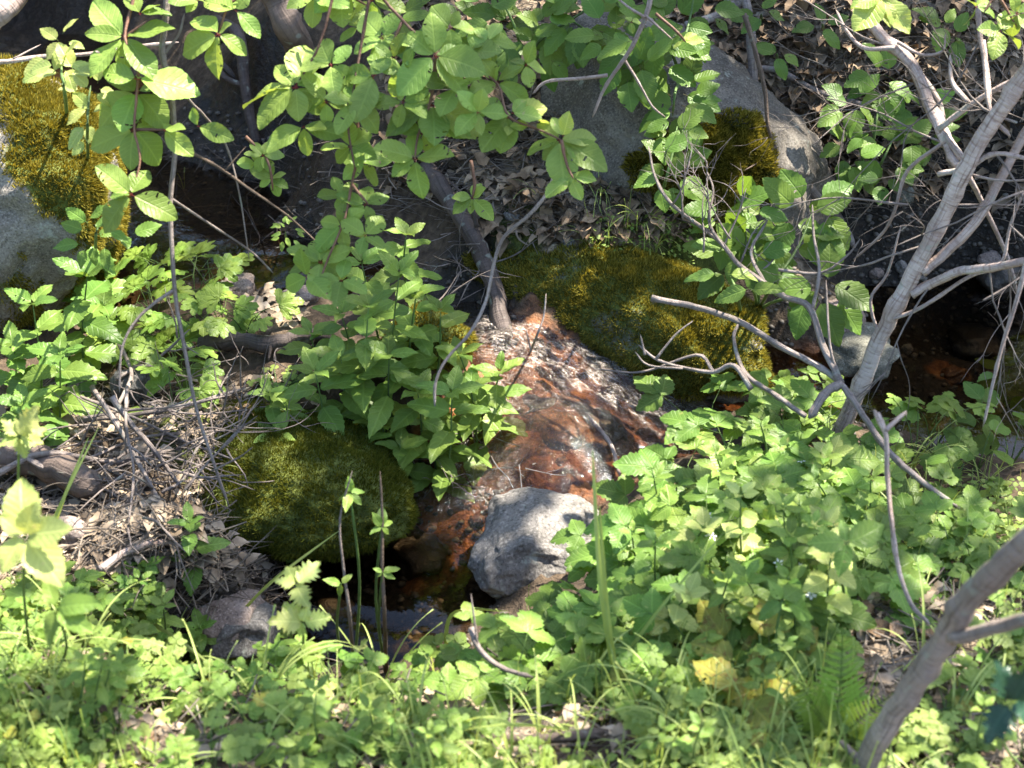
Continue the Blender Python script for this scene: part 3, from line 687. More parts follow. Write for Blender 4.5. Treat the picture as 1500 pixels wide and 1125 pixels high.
# ------------------------------------------------------------------ dead wood, trunks and roots
def px_path(pts):
    """(px, py, depth) points; depth None means lying on the ground there."""
    o = []
    for p in pts:
        o.append(above(gp(p[0], p[1]), p[3] if len(p) > 3 else .01) if p[2] is None else at(*p[:3]))
    return o
def wood(name, label, cat, m, main, twigs=(), group=None, sides=8, trunk='stem', wob=.06, knots=.25, twigname='branch'):
    """main = (points, r0 px, r1 px); twigs the same; radii in photograph pixels at the depth of the first point."""
    pts = px_path(main[0]); root = thing(name, pts[0], label, cat, group)
    def one(pts, a, b, nm, sd):
        d = depth_of(pts[0]); tb = Tubes(); tb.add(pts, a * PX * d, b * PX * d, sd, 5, wob, knots); part(nm, tb.build(nm, m), root)
    one(pts, main[1], main[2], trunk, sides)
    for t in twigs:
        q = px_path(t[0]) if not isinstance(t[0][0], Vector) else t[0]
        one(q, t[1], t[2], twigname, 6)
    return root
D0 = 2.9
wood('leaning_tree', 'pale smooth leaning trunk with bare branches rising from the stream edge', 'tree', 'palebark',
 ([(1200,700,2.93),(1240,610,2.86),(1275,530,2.80),(1305,460,2.74),(1345,390,2.68),(1390,300,2.62),(1425,225,2.56),(1465,160,2.51),(1520,85,2.45),(1640,-80,2.32),(1760,-260,2.2)], 11.5, 10),
 [([(1425,225,2.57),(1405,280,2.6),(1388,212,2.66),(1365,160,2.69),(1335,95,2.72),(1290,50,2.75),(1250,-10,2.78),(1200,-120,2.84)][2:] , 10, 8),
  ([(1388,212,2.66),(1400,240,2.63),(1415,242,2.60)], 7.8, 6.3),
  ([(1335,95,2.73),(1375,150,2.72),(1385,195,2.66),(1420,245,2.60)], 5.5, 4.9),
  ([(1335,432,2.7),(1365,415,2.68),(1405,398,2.64),(1450,392,2.6),(1510,382,2.55),(1640,360,2.45)], 7.0, 5.6),
  ([(1350,400,2.68),(1385,370,2.66),(1440,310,2.62),(1490,215,2.58),(1530,140,2.54),(1580,30,2.5)], 7.8, 5.6),
  ([(1385,200,2.68),(1420,260,2.72),(1445,310,2.78),(1475,375,2.84),(1490,430,2.86)], 4.7, 2.8),
  ([(1375,190,2.66),(1420,155,2.62),(1470,125,2.58),(1530,100,2.54)], 4.7, 3.5),
  ([(1375,255,2.63),(1420,245,2.58),(1460,225,2.54),(1530,240,2.5)], 4.7, 2.8),
  ([(1440,60,2.6),(1450,160,2.55),(1480,200,2.54)], 3.9, 3.5), ([(1430,-40,2.62),(1435,45,2.6),(1445,100,2.58),(1450,155,2.56)], 3.9, 3.5),
  ([(1418,150,2.57),(1395,120,2.6),(1392,80,2.62),(1440,40,2.62),(1435,-30,2.64)][:3], 3.9, 2.8),
  ([(1300,470,2.74),(1350,450,2.7),(1420,405,2.66),(1465,388,2.62),(1480,330,2.6),(1500,280,2.58)], 3.1, 2.1),
  ([(1380,210,2.66),(1330,250,2.7),(1310,310,2.74),(1290,345,2.78),(1250,380,2.82)], 3.1, 1.8),
  ([(1310,70,2.72),(1265,70,2.74),(1240,45,2.76),(1225,15,2.78)], 3.9, 2.1), ([(1315,62,2.72),(1350,80,2.7),(1380,75,2.69),(1385,50,2.68)], 3.1, 1.4),
  ([(1420,255,2.6),(1470,265,2.55),(1540,260,2.5)], 2.3, 1.4), ([(1290,500,2.77),(1275,440,2.75),(1300,400,2.73),(1320,330,2.7)], 2.7, 1.4)],
 None, 12, 'trunk')
wood('bare_branch', 'thick grey brown bare branch slanting up past the small fern', 'branch', 'twig',
 ([(1255,1150,1.80),(1285,1085,1.74),(1330,1015,1.67),(1372,955,1.61),(1400,905,1.56),(1440,855,1.5),(1510,790,1.42),(1640,690,1.3),(1800,560,1.2)], 17, 15),
 [([(1392,935,1.57),(1440,925,1.53),(1510,905,1.47),(1620,880,1.38)], 11, 9), ([(1268,1120,1.78),(1245,1100,1.79),(1230,1085,1.8)], 7, 4)], None, 12)
wood('dead_branch', 'long grey dead branch reaching from the mossy boulder over the brambles', 'branch', 'twig',
 ([(955,438,2.86),(1020,450,2.82),(1080,470,2.78),(1140,505,2.74),(1195,535,2.7),(1232,562,2.67),(1265,610,2.62),(1305,665,2.58),(1350,705,2.55),(1405,745,2.52)], 4.6, 4),
 [([(1232,562,2.67),(1210,575,2.66),(1185,612,2.64)], 7, 6), ([(1180,610,2.64),(1130,575,2.68),(1090,545,2.72),(1075,495,2.76),(1085,470,2.78)], 4, 2.5),
  ([(1232,562,2.67),(1205,505,2.70),(1185,450,2.74),(1150,435,2.78),(1120,415,2.8),(1080,385,2.83),(1050,350,2.86),(985,300,2.9),(960,260,2.93),(950,215,2.95)], 6, 2),
  ([(1190,455,2.74),(1200,400,2.74),(1192,345,2.76),(1190,300,2.78)], 3, 1.5), ([(1120,415,2.8),(1100,370,2.84),(1120,330,2.86),(1140,290,2.88)], 3, 1.5),
  ([(1140,395,2.8),(1200,400,2.78),(1240,375,2.76),(1260,350,2.75)], 2.5, 1.2), ([(1080,385,2.83),(1040,330,2.86),(1045,280,2.88),(1035,250,2.9)], 3, 1.2),
  ([(1225,545,2.68),(1215,500,2.68),(1210,410,2.7)], 2.5, 1.4)])
# grey dead twigs over the broad-leaved shrub
t = thing('dead_twigs', at(1060, 360, 2.86), 'fan of bare silvery twigs in front of the broad leaved shrub', 'twigs')
for px, py, dx, dy in ((985,300,.15,.2),(1040,330,.0,.5),(1060,360,.2,.6),(1085,385,.3,.5),(1000,320,-.1,.5),(1110,400,.5,.35),(1030,370,.1,.6),(1070,350,-.3,.5)):
    tb = Tubes(); twiglets(tb, at(px, py, 2.86), RT * dx + UP * dy - FW * .1, .13, .0024, 2, .55, (2, 4)); part('twig', tb.build('twig', 'twig'), t)
t = thing('dead_twigs', at(1400, 260, 2.6), 'thin bare twigs spraying from the limbs of the leaning pale trunk', 'twigs')
for px, py, d_, dx, dy in ((1388,212,2.66,-.5,.3),(1345,120,2.72,-.6,-.3),(1420,240,2.58,.5,.5),(1450,392,2.6,.3,-.6),(1365,415,2.68,-.2,-.5),(1480,330,2.58,.4,-.4),(1310,70,2.74,-.5,.2),(1435,60,2.6,-.3,-.4),(1460,225,2.54,.3,-.6),(1475,375,2.8,.1,-.6),(1400,300,2.62,.6,-.1),(1350,360,2.68,-.6,-.2),(1330,300,2.7,-.7,.1),(1500,280,2.5,-.5,-.3),(1490,180,2.52,-.5,.2),(1440,440,2.7,.4,.2),(1380,130,2.7,.5,.1)):
    tb = Tubes(); twiglets(tb, at(px, py, d_), RT * dx + UP * dy + FW * .1, .26, .0022, 2, .5, (3, 4)); part('twig', tb.build('twig', 'twig'), t)
wood('dead_branch', 'forked grey branch tip hanging over the dark moss flank', 'branch', 'twig', ([(1100,570,2.7),(1075,535,2.72),(1045,545,2.74),(1010,540,2.76),(965,528,2.78),(935,505,2.8)], 4.5, 1.5),
 [([(1045,545,2.74),(1020,520,2.77),(940,545,2.8),(870,540,2.83)], 3, 1), ([(1000,540,2.76),(950,535,2.78),(930,515,2.79)], 2, 1), ([(945,520,2.79),(938,490,2.8)], 2, 1), ([(960,527,2.78),(990,490,2.77),(1015,470,2.77)], 2, 1)])
wood('hanging_stem', 'long thin grey brown stem hanging straight down past the tall mossy boulder', 'stem', 'twig',
 ([(248,-120,2.4),(243,20,2.42),(238,80,2.43),(252,140,2.44),(256,220,2.45),(250,290,2.46),(252,370,2.47),(258,440,2.48),(272,520,2.49),(288,600,2.5),(310,670,2.5),(335,740,2.5)], 5, 2.2),
 [([(254,425,2.48),(225,445,2.47),(195,475,2.46),(178,515,2.46),(175,575,2.46)], 2.6, 1.6), ([(250,290,2.46),(310,330,2.55),(370,370,2.62),(400,400,2.66)], 2, 1.2),
  ([(240,80,2.43),(262,50,2.42),(270,20,2.4)], 2.5, 1.5), ([(245,105,2.43),(280,150,2.5),(300,170,2.54),(330,210,2.58),(350,280,2.6),(365,380,2.62)], 2.2, 1.2),
  ([(284,580,2.5),(265,590,2.5),(235,600,2.5)], 1.6, 1), ([(310,690,2.5),(350,670,2.48),(370,655,2.47)], 1.6, 1)])
wood('hanging_stem', 'thin pale stem crossing in front of the far boulder', 'stem', 'palebark', ([(965,-80,2.75),(950,10,2.78),(930,60,2.8),(905,100,2.82),(885,130,2.84),(868,172,2.86)], 4.5, 2),
 [([(890,110,2.83),(850,115,2.84),(800,120,2.86),(780,138,2.87)], 3, 2), ([(915,88,2.82),(935,120,2.83),(955,155,2.85),(975,172,2.86)], 2.4, 1.2), ([(945,25,2.78),(920,10,2.77),(890,-15,2.76)], 2.5, 1.4), ([(945,22,2.78),(965,40,2.77),(985,58,2.77)], 2.2, 1)])
wood('hanging_stem', 'bowed grey twig arching down to the toothed herbs', 'stem', 'twig', ([(812,258,2.48),(800,285,2.47),(775,315,2.46),(740,345,2.46),(725,380,2.46),(712,440,2.46),(690,485,2.45),(655,525,2.44),(638,560,2.44),(637,595,2.44)], 3, 2),
 [([(755,337,2.46),(760,350,2.46),(775,360,2.46)], 1.6, .8)])
wood('hanging_stem', 'slender brown twig slanting over the dark channel', 'stem', 'brownbark', ([(270,218,2.46),(320,245,2.5),(370,280,2.54),(420,315,2.58),(470,360,2.62)], 2.5, 1.4), [([(330,250,2.5),(360,215,2.5)], 1.3, .8)])
wood('hanging_stem', 'pale stick leaning into the black hollow behind the tall boulder', 'stem', 'palebark', ([(-60,95,2.9),(10,90,2.92),(60,83,2.94),(120,80,2.96),(200,68,3.0),(262,62,3.02)], 4, 2.5), [([(20,86,2.92),(60,65,2.95)], 1.5, 1)])
wood('bleached_stump', 'bleached wood end poking out above the tall mossy boulder', 'stump', 'palebark', ([(-90,60,2.8),(-20,25,2.82),(10,5,2.83),(40,-40,2.85)], 26, 18))
wood('fallen_log', 'dark weathered log leaning down into the head of the cascade', 'log', 'darkbark', ([(625,262,None,.03),(650,310,None,.05),(685,365,None,.06),(712,415,None,.05),(728,465,None,.04),(742,508,None,.0)], 13, 12),
 [([(700,390,None,.1),(690,370,None,.13),(660,350,None,.16)], 4, 2)], None, 12, 'trunk', .08, .3)
wood('fallen_log', 'thick rotten brown log lying below the grey twig heap', 'log', 'log', ([(-80,685,None,.05),(-20,695,None,.055),(50,708,None,.055),(100,722,None,.05),(150,742,None,.04)], 26, 22), [], None, 14, 'trunk', .08, .3)
wood('fallen_log', 'dark split log lying behind the clover patch', 'log', 'darkbark', ([(300,525,None,.03),(345,522,None,.035),(400,520,None,.03),(450,512,None,.03),(490,503,None,.02)], 13, 10), [([(400,520,None,.04),(395,540,None,.02)], 3, 2)], None, 10, 'trunk', .1, .4)
wood('fallen_branch', 'grey root branch lying across the far boulder down to the mud', 'branch', 'twig', ([(1000,105,None,.12),(1060,95,None,.14),(1085,120,None,.2),(1110,165,3.62),(1150,225,3.52),(1195,285,3.45),(1225,330,None,.02),(1250,372,None,.01)], 7, 6),
 [([(1060,95,None,.14),(1075,60,None,.12),(1085,10,None,.1)], 6, 4), ([(1075,110,3.7),(1130,130,None,.05),(1200,158,None,.04),(1280,185,None,.04),(1340,210,None,.04)], 5, 3.5), ([(1080,105,None,.15),(1040,70,None,.16),(1000,55,None,.2)], 4, 2.5)], None, 8)
wood('hanging_stem', 'brown vine hanging over the far boulder', 'stem', 'brownbark', ([(1090,20,3.3),(1105,70,3.3),(1120,130,3.32),(1125,185,3.34),(1140,230,3.36),(1150,290,3.38)], 4, 2), [([(1135,215,3.35),(1115,235,3.33),(1090,250,3.3)], 2, 1)])
wood('brown_post', 'smooth grey brown trunk rising at the top of the far bank', 'trunk', 'log', ([(450,90,None,-.02),(430,50,3.55),(405,0,3.5),(370,-90,3.4)], 20, 16), [], None, 12)
wood('gnarled_root', 'gnarled dark root hanging from the bank above the dark channel', 'root', 'darkbark', ([(325,85,None,.12),(355,110,None,.12),(362,150,None,.1),(368,190,None,.06),(378,225,None,.02)], 9, 7), [([(345,95,None,.12),(320,120,None,.1),(350,155,None,.08)], 6, 4), ([(368,170,None,.09),(330,150,None,.09),(312,110,None,.1)], 5, 3)], None, 8)
wood('brown_post', 'thin brown upright stem at the top of the far bank', 'trunk', 'brownbark', ([(585,60,None,0),(580,20,3.75),(575,-80,3.7)], 9, 8))
wood('sapling', 'straight green brown sapling stem standing in front of the dark pool', 'stem', 'brownbark', ([(566,985,None,0),(563,900,2.33),(560,830,2.31),(560,760,2.29),(557,690,2.27)], 3.4, 1.2))
wood('sapling', 'thin grey sapling stem beside the straight one by the dark pool', 'stem', 'twig', ([(520,990,None,0),(512,900,2.33),(503,830,2.31),(498,760,2.29),(516,690,2.27)], 3, 1))
wood('bent_stem', 'bent pale bare stem drooping into the brambles beside bare soil', 'stem', 'palebark', ([(1285,605,2.1),(1298,640,2.1),(1300,700,2.09),(1308,780,2.07),(1318,840,2.05),(1335,885,2.03),(1362,915,2.0)], 4, 3), [([(1298,630,2.1),(1328,602,2.1)], 4, 2.5), ([(1296,632,2.1),(1280,600,2.1)], 4, 3)])
wood('bent_stem', 'drooping pale branchlet with bare tip in front of the brown pool', 'stem', 'palebark', ([(1520,300,2.4),(1495,420,2.42),(1470,500,2.44),(1455,560,2.45),(1440,625,2.46)], 4, 2))
wood('grass_stalk_stem', 'curved bare twig standing in the bramble patch', 'stem', 'twig', ([(690,920,2.05),(702,950,2.04),(735,978,2.03),(780,992,2.02)], 5, 3), [([(700,948,2.04),(690,870,2.04)], 2, 1)])
wood('mossy_stick', 'short mossy stick lying on bare dark soil', 'stick', 'log', ([(715,1092,None,.01),(790,1095,None,.012),(890,1083,None,.012)], 8, 7))
wood('curved_stick', 'curved pale stick lying on the sunlit litter', 'stick', 'palebark', ([(150,850,None,.02),(190,832,None,.03),(240,823,None,.035),(285,822,None,.02)], 7, 4))
wood('driftwood_stick', 'knobbly wet stick lying against the black rock in the cascade', 'stick', 'palebark', ([(868,648,None,.05),(882,655,None,.035),(897,675,None,.03),(908,705,None,.01)], 4, 2.5), [([(868,648,None,.05),(860,640,None,.06)], 3, 1.5)])
wood('hooked_stick', 'pale upright stick hooked into the head of the cascade', 'stick', 'palebark', ([(775,525,None,.01),(785,495,2.88),(796,465,2.86),(800,430,2.85)], 1.9, 1), [([(778,515,2.9),(770,480,2.88)], 1.5, .8)])
# twig heap
t = thing('twig_heap', gp(250, 700), 'tangled heap of thin grey twigs on the bank beside the mossy mound', 'twigs')
for (a, b, h0, h1, r0, r1) in (((120,640),(370,640),.04,.12,5,3),((0,735),(260,690),.06,.05,6,4),((40,725),(330,790),.1,.03,5,2.5),((150,640),(255,790),.12,.03,5,3),((185,560),(190,680),.1,.05,4,3),((180,600),(290,560),.08,.14,4,2),
     ((130,650),(350,650),.06,.12,3,2),((130,640),(380,720),.1,.06,3,2),((180,660),(270,740),.13,.04,6,4),((240,740),(330,700),.03,.12,3,2),((140,700),(420,680),.05,.1,3,2),((200,640),(190,790),.12,.02,3,2),((215,620),(370,660),.05,.1,2.5,1.5)):
    p0, p1 = above(gp(*a), h0), above(gp(*b), h1); mid = [p0.lerp(p1, k) + rv(.014) for k in (.33, .66)]
    tb = Tubes(); d = depth_of(p0); tb.add([p0, *mid, p1], r0 * PX * d * .8, r1 * PX * d * .8, 6, 5, .1, .4)
    for k in range(3): twiglets(tb, mid[k % 2].lerp(p1, random.random()), rv(1) + Vector((0, -.2, .2)), random.uniform(.06, .13), .0022, 1, .7, (1, 3), 4)
    part('twig', tb.build('twig', 'twig'), t)
for k in range(34):
    g = above(gp(random.gauss(240, 75), random.gauss(690, 45)), random.uniform(.02, .08)); tb = Tubes(); twiglets(tb, g, rv(1) * Vector((1, 1, .3)), random.uniform(.10, .22), random.uniform(.0018, .003), 1, .6, (1, 3), 5); part('twig', tb.build('twig', 'twig'), t)
def brush(name, label, cx, cy, sx, sy, n, L, h=.03, m='debris', r=.0016):
    t = thing(name, gp(cx, cy), label, 'twigs')
    for k in range(n):
        g = above(gp(random.gauss(cx, sx), random.gauss(cy, sy)), random.uniform(0, h)); tb = Tubes(); twiglets(tb, g, rv(1) * Vector((1, 1, .5)), random.uniform(.5, 1) * L, random.uniform(.7, 1.4) * r, 1, .6, (1, 2), 4); part('twig', tb.build('twig', m), t)
brush('twig_tangle', 'fine grey twigs and roots straggling over the mossy mound', 390, 670, 60, 35, 34, .2, .1, 'twig')
brush('twig_tangle', 'thin twigs caught beside the dark leaning log', 680, 430, 28, 35, 22, .16, .14, 'twig')
brush('twig_tangle', 'loose twigs washed up at the foot of the cascade', 690, 690, 45, 22, 24, .15, .05, 'twig')
brush('twig_tangle', 'matted fine roots hanging under the bank behind the cherry leaves', 730, 220, 50, 30, 40, .2, .08)
brush('twig_tangle', 'fine dead twigs along the edge of the far boulder', 1190, 230, 25, 70, 34, .22, .06)
brush('twig_tangle', 'thin dead twigs scattered on the far bank litter', 1330, 160, 90, 80, 46, .25, .06)
brush('twig_tangle', 'dark twigs lying in the wet channel', 380, 320, 60, 60, 26, .2, .04, 'darkbark')
brush('twig_tangle', 'fine pale twigs on the sunlit litter by the rotten log', 260, 790, 80, 35, 40, .16, .03)
brush('twig_tangle', 'knotted root tuft on the dark rock in the hollow', 260, 860, 14, 16, 26, .09, .04, 'brownbark', .0012)

# ------------------------------------------------------------------ cherry branches
def cherry(label, d, stems, whorls, kind='cherry', name='cherry_branch', group=None, stemmat='redstem', r=2.6, cat='branch', jit=.05):
    """stems: pixel polylines; whorls: (cx, cy, [(tipx, tipy), ...]) in pixels, leaves springing from the centre."""
    root = thing(name, at(*stems[0][0], d), label, cat, group)
    for st in stems:
        tb = Tubes(); tb.add([at(x, y, d + random.uniform(-.01, .01)) for x, y in st], r * PX * d, r * .55 * PX * d, 6, 5, .08, .3); part('stem', tb.build('stem', stemmat), root)
    for w in whorls:
        cx, cy, tips = w[:3]; kd = w[3] if len(w) > 3 else kind; dd = d + random.uniform(-jit, jit) * .5
        c = at(cx, cy, dd)
        for tx, ty in tips:
            tip = at(tx + random.uniform(-2, 2), ty + random.uniform(-2, 2), dd + random.uniform(-jit, jit) * .7)
            v = tip - c; L = v.length * random.uniform(.84, 1.05); b = c + v * .08
            nr = Vector((0, 0, 1)) * .75 - FW * .75 + rv(.28)
            add_leaf(root, kd, b, tip - b, nr, L, random.uniform(.92, 1.15))
    return root
def ring(cx, cy, n, r, ph=None, sq=.9, jr=.18):
    ph = random.uniform(0, 6.28) if ph is None else ph
    return [(cx + r * random.uniform(1 - jr, 1 + jr) * math.cos(ph + 6.283 * k / n + random.uniform(-.25, .25)), cy + sq * r * random.uniform(1 - jr, 1 + jr) * math.sin(ph + 6.283 * k / n + random.uniform(-.25, .25))) for k in range(n)]
def z3(ox, oy, *a): return [(ox + x / 3, oy + y / 3) for x, y in a]
Z1 = lambda *a: z3(0, 0, *a)
Z2 = lambda *a: z3(500, 0, *a)
cherry('cherry branch with insect bitten leaves hanging beside the tall mossy boulder', 2.40, [[(205,-90),(195,0),(183,55),(202,100),(200,140),(197,190),(205,235),(192,285)], [(183,55),(215,30)], [(200,190),(250,190)]],
 [(182,55,Z1((395,5),(380,125),(378,322),(745,100),(665,315),(545,300))), (205,20,Z1((690,5),(560,-20),(750,40))), (200,135,Z1((740,325),(508,325),(404,535),(535,560),(745,535),(612,512),(460,320))),
  (196,190,Z1((405,640),(562,740),(722,718),(720,530))), (240,190,Z1((822,560),(825,680),(760,540))), (192,285,Z1((448,745),(645,735),(470,850),(440,1005),(790,945))),
  (290,185,Z1((1015,595),(850,475))), (200,115,Z1((460,310),(860,395),(640,330)))])
cherry('small cherry spray with broad leaves hanging at the top beside the brown trunk', 2.42, [[(355,-60),(335,5),(320,48)], [(335,5),(365,-10)]],
 [(320,50,Z1((778,245),(855,45),(930,328),(1097,235),(1000,100))), (345,15,Z1((1155,155),(985,-20),(900,-10),(1100,-30))), (290,0,Z1((750,0),(820,40),(900,10)))])
cherry('large cherry branch fanning broad sunlit leaves over the bank and stream', 2.36, [[(520,-140),(545,-30),(590,30),(640,75),(690,100),(728,122),(745,170),(790,190),(822,205)], [(545,-30),(530,60),(520,120),(510,180),(520,250)], [(500,-60),(470,60),(433,127)], [(640,75),(630,150),(612,200),(608,233)], [(822,205),(830,240),(840,262)], [(590,30),(560,90),(520,110)]],
 [(433,127,Z1((1350,185),(1200,285),(1443,320),(1083,405),(1130,515),(1325,532),(1435,500))), (445,185,Z1((1175,632),(1350,682),(1500,590),(1420,560))),
  (637,82,Z2((415,55),(238,415),(290,140),(555,405),(645,290),(540,200))), (600,60,Z2((210,230),(250,90),(340,190))), (690,75,Z2((685,215),(620,110),(560,190))), (575,85,Z2((130,320),(150,200),(250,160),(220,340))), (548,110,Z2((-5,320),(70,535),(-20,420),(100,430))),
  (633,153,Z2((195,575),(415,635),(648,575),(300,420))), (650,185,Z2((470,610),(560,600))), (728,120,Z2((635,265),(782,285),(843,455),(575,395),(680,300))),
  (745,170,Z2((625,445),(640,640),(715,660),(655,560))), (750,165,Z2((870,500),(910,460),(920,530),(800,430)),'cherrypale'), (745,185,Z2((740,580),(830,550)),'cherrypale'),
  (820,205,Z2((802,660),(1130,590),(975,812),(1170,718),(870,530),(900,700))), (825,200,Z2((1000,505),(940,520)),'cherrypale'), (836,258,Z2((900,862),(1112,780),(1050,872)),'cherrypale'),
  (608,233,Z2((172,640),(325,585),(475,668),(225,765),(345,880)))] + [(x, y, ring(x, y, 5, r_)) for x, y, r_ in ((592,108,46),(560,55,44),(668,128,46),(700,165,40),(770,95,34),(618,195,36),(520,150,46),(478,150,44),(590,150,40),(660,40,42),(715,60,38),(485,95,44))])
cherry('drooping cherry twig with a column of overlapping leaves above the toothed herbs', 2.44, [[(520,150),(525,215),(515,270),(505,320),(480,380),(462,430)], [(515,270),(540,300)]],
 [(513,215,ring(513,215,6,40)), (530,240,ring(530,240,5,38)), (500,285,ring(500,285,5,38)), (535,300,ring(535,300,5,36)), (500,330,ring(500,330,6,40)), (470,385,ring(470,385,6,50)), (535,345,ring(535,345,4,34)), (450,405,ring(450,405,4,46)), (500,410,ring(500,410,4,44))])
cherry('short cherry sprig low over the root mat', 2.75, [[(690,235),(695,270),(692,290)]], [(692,290,Z2((485,850),(600,805),(628,830),(498,930),(660,955),(570,945)))], jit=.03)
cherry('cherry twig with bright leaves along the top edge of the view of the bank', 2.5, [[(470,-90),(500,-20),(540,10)], [(500,-20),(450,0)]], [(500,-15,ring(500,-5,6,48)), (545,0,ring(550,5,5,42)), (460,-5,ring(460,-5,5,44)), (525,40,ring(525,40,4,36))])
cherry('pair of rounded young cherry leaves on the pale crossing stem', 2.72, [[(960,20),(990,45),(1005,62)], [(925,30),(925,40)]], [(1000,60,[(1028,58),(985,70),(1018,48)],'cherrypale'), (925,32,[(918,24),(940,30),(926,48)],'cherrypale')], jit=.02)
cherry('pale lobed leaves drooping at the top of the leaning tree fork', 2.5, [[(1330,-80),(1310,-20),(1290,0)]], [(1290,-5,[(1262,38),(1290,20),(1335,42),(1310,35),(1250,10)],'cherrypale')])
cherry('rounded bright leaves on a shoot beside the top of the pale trunk', 2.45, [[(1500,-60),(1460,-10),(1440,20)], [(1460,-10),(1490,40)]], [(1430,10,[(1420,38),(1450,-10),(1412,-10),(1460,20)]), (1465,45,[(1450,35),(1458,78),(1480,20),(1500,60),(1440,40)]), (1490,20,ring(1490,20,5,34))])
cherry('leafy twig arching low above the wet dark channel', 2.9, [[(360,200),(385,225),(395,245),(400,280)]], [(385,228,ring(385,228,6,26)), (398,262,ring(398,262,6,26)), (375,240,ring(375,240,4,24))], jit=.03)
# shrubs on the far bank
def shrub(label, d, base, stems, blobs, kind='shrub', name='shrub', group=None, n_stem='stem', cat='shrub'):
    g = gp(*base); root = thing(name, g, label, cat, group)
    for st in stems:
        tb = Tubes(); pts = [g] + [at(x, y, d + random.uniform(-.02, .02)) for x, y in st]; tb.add(pts, 3 * PX * d, 1.2 * PX * d, 6, 4, .08, .2); part('stem', tb.build('stem', 'stem'), root)
    for bx, by, sx, sy, n, L in blobs:
        for k in range(n):
            a = 6.283 * k / n + random.uniform(-.4, .4); q = math.sqrt(random.uniform(.02, 1)); px, py = bx + sx * q * math.cos(a), by + sy * q * math.sin(a)
            b = at(px, py, d + random.uniform(-.1, .1)); out = RT * (math.cos(a) + random.gauss(0, .4)) - UP * (math.sin(a) * .8 + random.gauss(0, .4) + .15) - FW * random.uniform(-.1, .4)
            add_leaf(root, kind, b, out, Vector((0, 0, 1)) * .8 - FW * .7 + rv(.25), L * random.uniform(.75, 1.2) * PX * d)
    return root
shrub('broad leaved green shrub along the top of the far bank behind the cherry branch', 3.35, (760,110), [[(760,60),(740,10),(700,-40)], [(790,60),(850,20),(900,-20)], [(800,70),(830,30),(880,60)]], [(750,30,70,40,22,46), (850,30,70,45,26,44), (680,20,50,35,10,44), (780,80,50,30,10,36), (570,30,30,30,7,40)], 'shrub')
shrub('green shrub with drooping leaves shading the far boulder', 3.2, (1000,120), [[(985,80),(960,30),(930,-20)], [(1000,70),(1010,30),(1020,-20)], [(990,130),(985,170)]], [(960,60,60,60,24,44), (1000,150,35,50,16,46), (930,100,40,25,9,40), (1010,20,40,30,12,40), (900,60,40,40,10,40)], 'shrub')
shrub('slender leafy shoot growing up in front of the moss patch on the far boulder', 3.05, (965,300), [[(975,265),(985,225),(992,185)]], [(975,240,35,45,13,40), (990,200,22,30,7,38)], 'shrub')
shrub('broad leaved green shrub rising behind the bare silvery twigs', 2.95, (1110,460), [[(1110,400),(1100,340),(1095,300)], [(1130,420),(1170,360),(1190,310)], [(1100,420),(1060,380)], [(1140,440),(1190,430)]], [(1080,320,50,40,14,48), (1180,310,40,30,9,50), (1090,375,45,40,12,46), (1140,340,50,40,9,44), (1200,420,45,35,10,56)], 'shrub')
shrub('shoot with large oval leaves drooping beside the golden end of the mossy boulder', 2.8, (1085,470), [[(1080,430),(1070,405)]], [(1060,400,16,8,2,50), (1095,425,10,10,2,55)], 'sage', 'shoot', None, cat='plant')
shrub('dark green leafy plant on the far bank beside the boulder edge', 3.35, (1270,270), [[(1260,220),(1250,170)], [(1280,200),(1290,140)], [(1290,240),(1310,200)]], [(1255,150,35,25,9,38), (1290,120,30,25,7,40), (1245,220,30,40,10,34), (1300,210,40,40,13,38), (1350,180,30,40,9,36), (1290,260,20,20,5,34)], 'shrub', 'plant', cat='plant')
for px, py, lab in ((1138,78,'three leaved seedling on the leaf litter above the far boulder'), (1115,20,'leafy seedling at the top of the far bank'), (1380,35,'seedling with narrow leaves behind the branch fork'), (1400,55,'small seedling below the branch fork'), (1205,35,'tiny seedling on the far bank litter')):
    shrub(lab, 3.4, (px, py + 10), [[(px, py)]], [(px, py, 14, 10, 4, 34)], 'shrub', 'seedling', cat='plant')
shrub('fine leaved seedling on the yellow moss at the channel edge', 2.9, (420,355), [[(418,340)]], [(418,340,18,18,16,13)], 'sage', 'seedling', cat='plant')
shrub('pale leaved upright shoot beside the top of the tall mossy boulder', 2.5, (100,190), [[(95,140),(90,100),(92,70)]], [(92,60,12,14,5,30), (80,95,30,15,6,34), (100,105,25,12,4,36)], 'paleleaf', 'shoot', cat='plant')
shrub('pale toothed shoot hanging against the edge of the tall mossy boulder', 2.5, (130,260), [[(128,200),(130,150),(133,125)]], [(133,128,20,14,5,32), (128,170,14,30,5,32), (130,210,8,12,2,34)], 'paleleaf', 'shoot', cat='plant')
shrub('round leaved shoot low against the flank of the tall mossy boulder', 2.55, (140,390), [[(140,350),(145,330)]], [(138,345,30,30,11,34), (190,345,12,14,2,34)], 'mint', 'shoot', cat='plant')

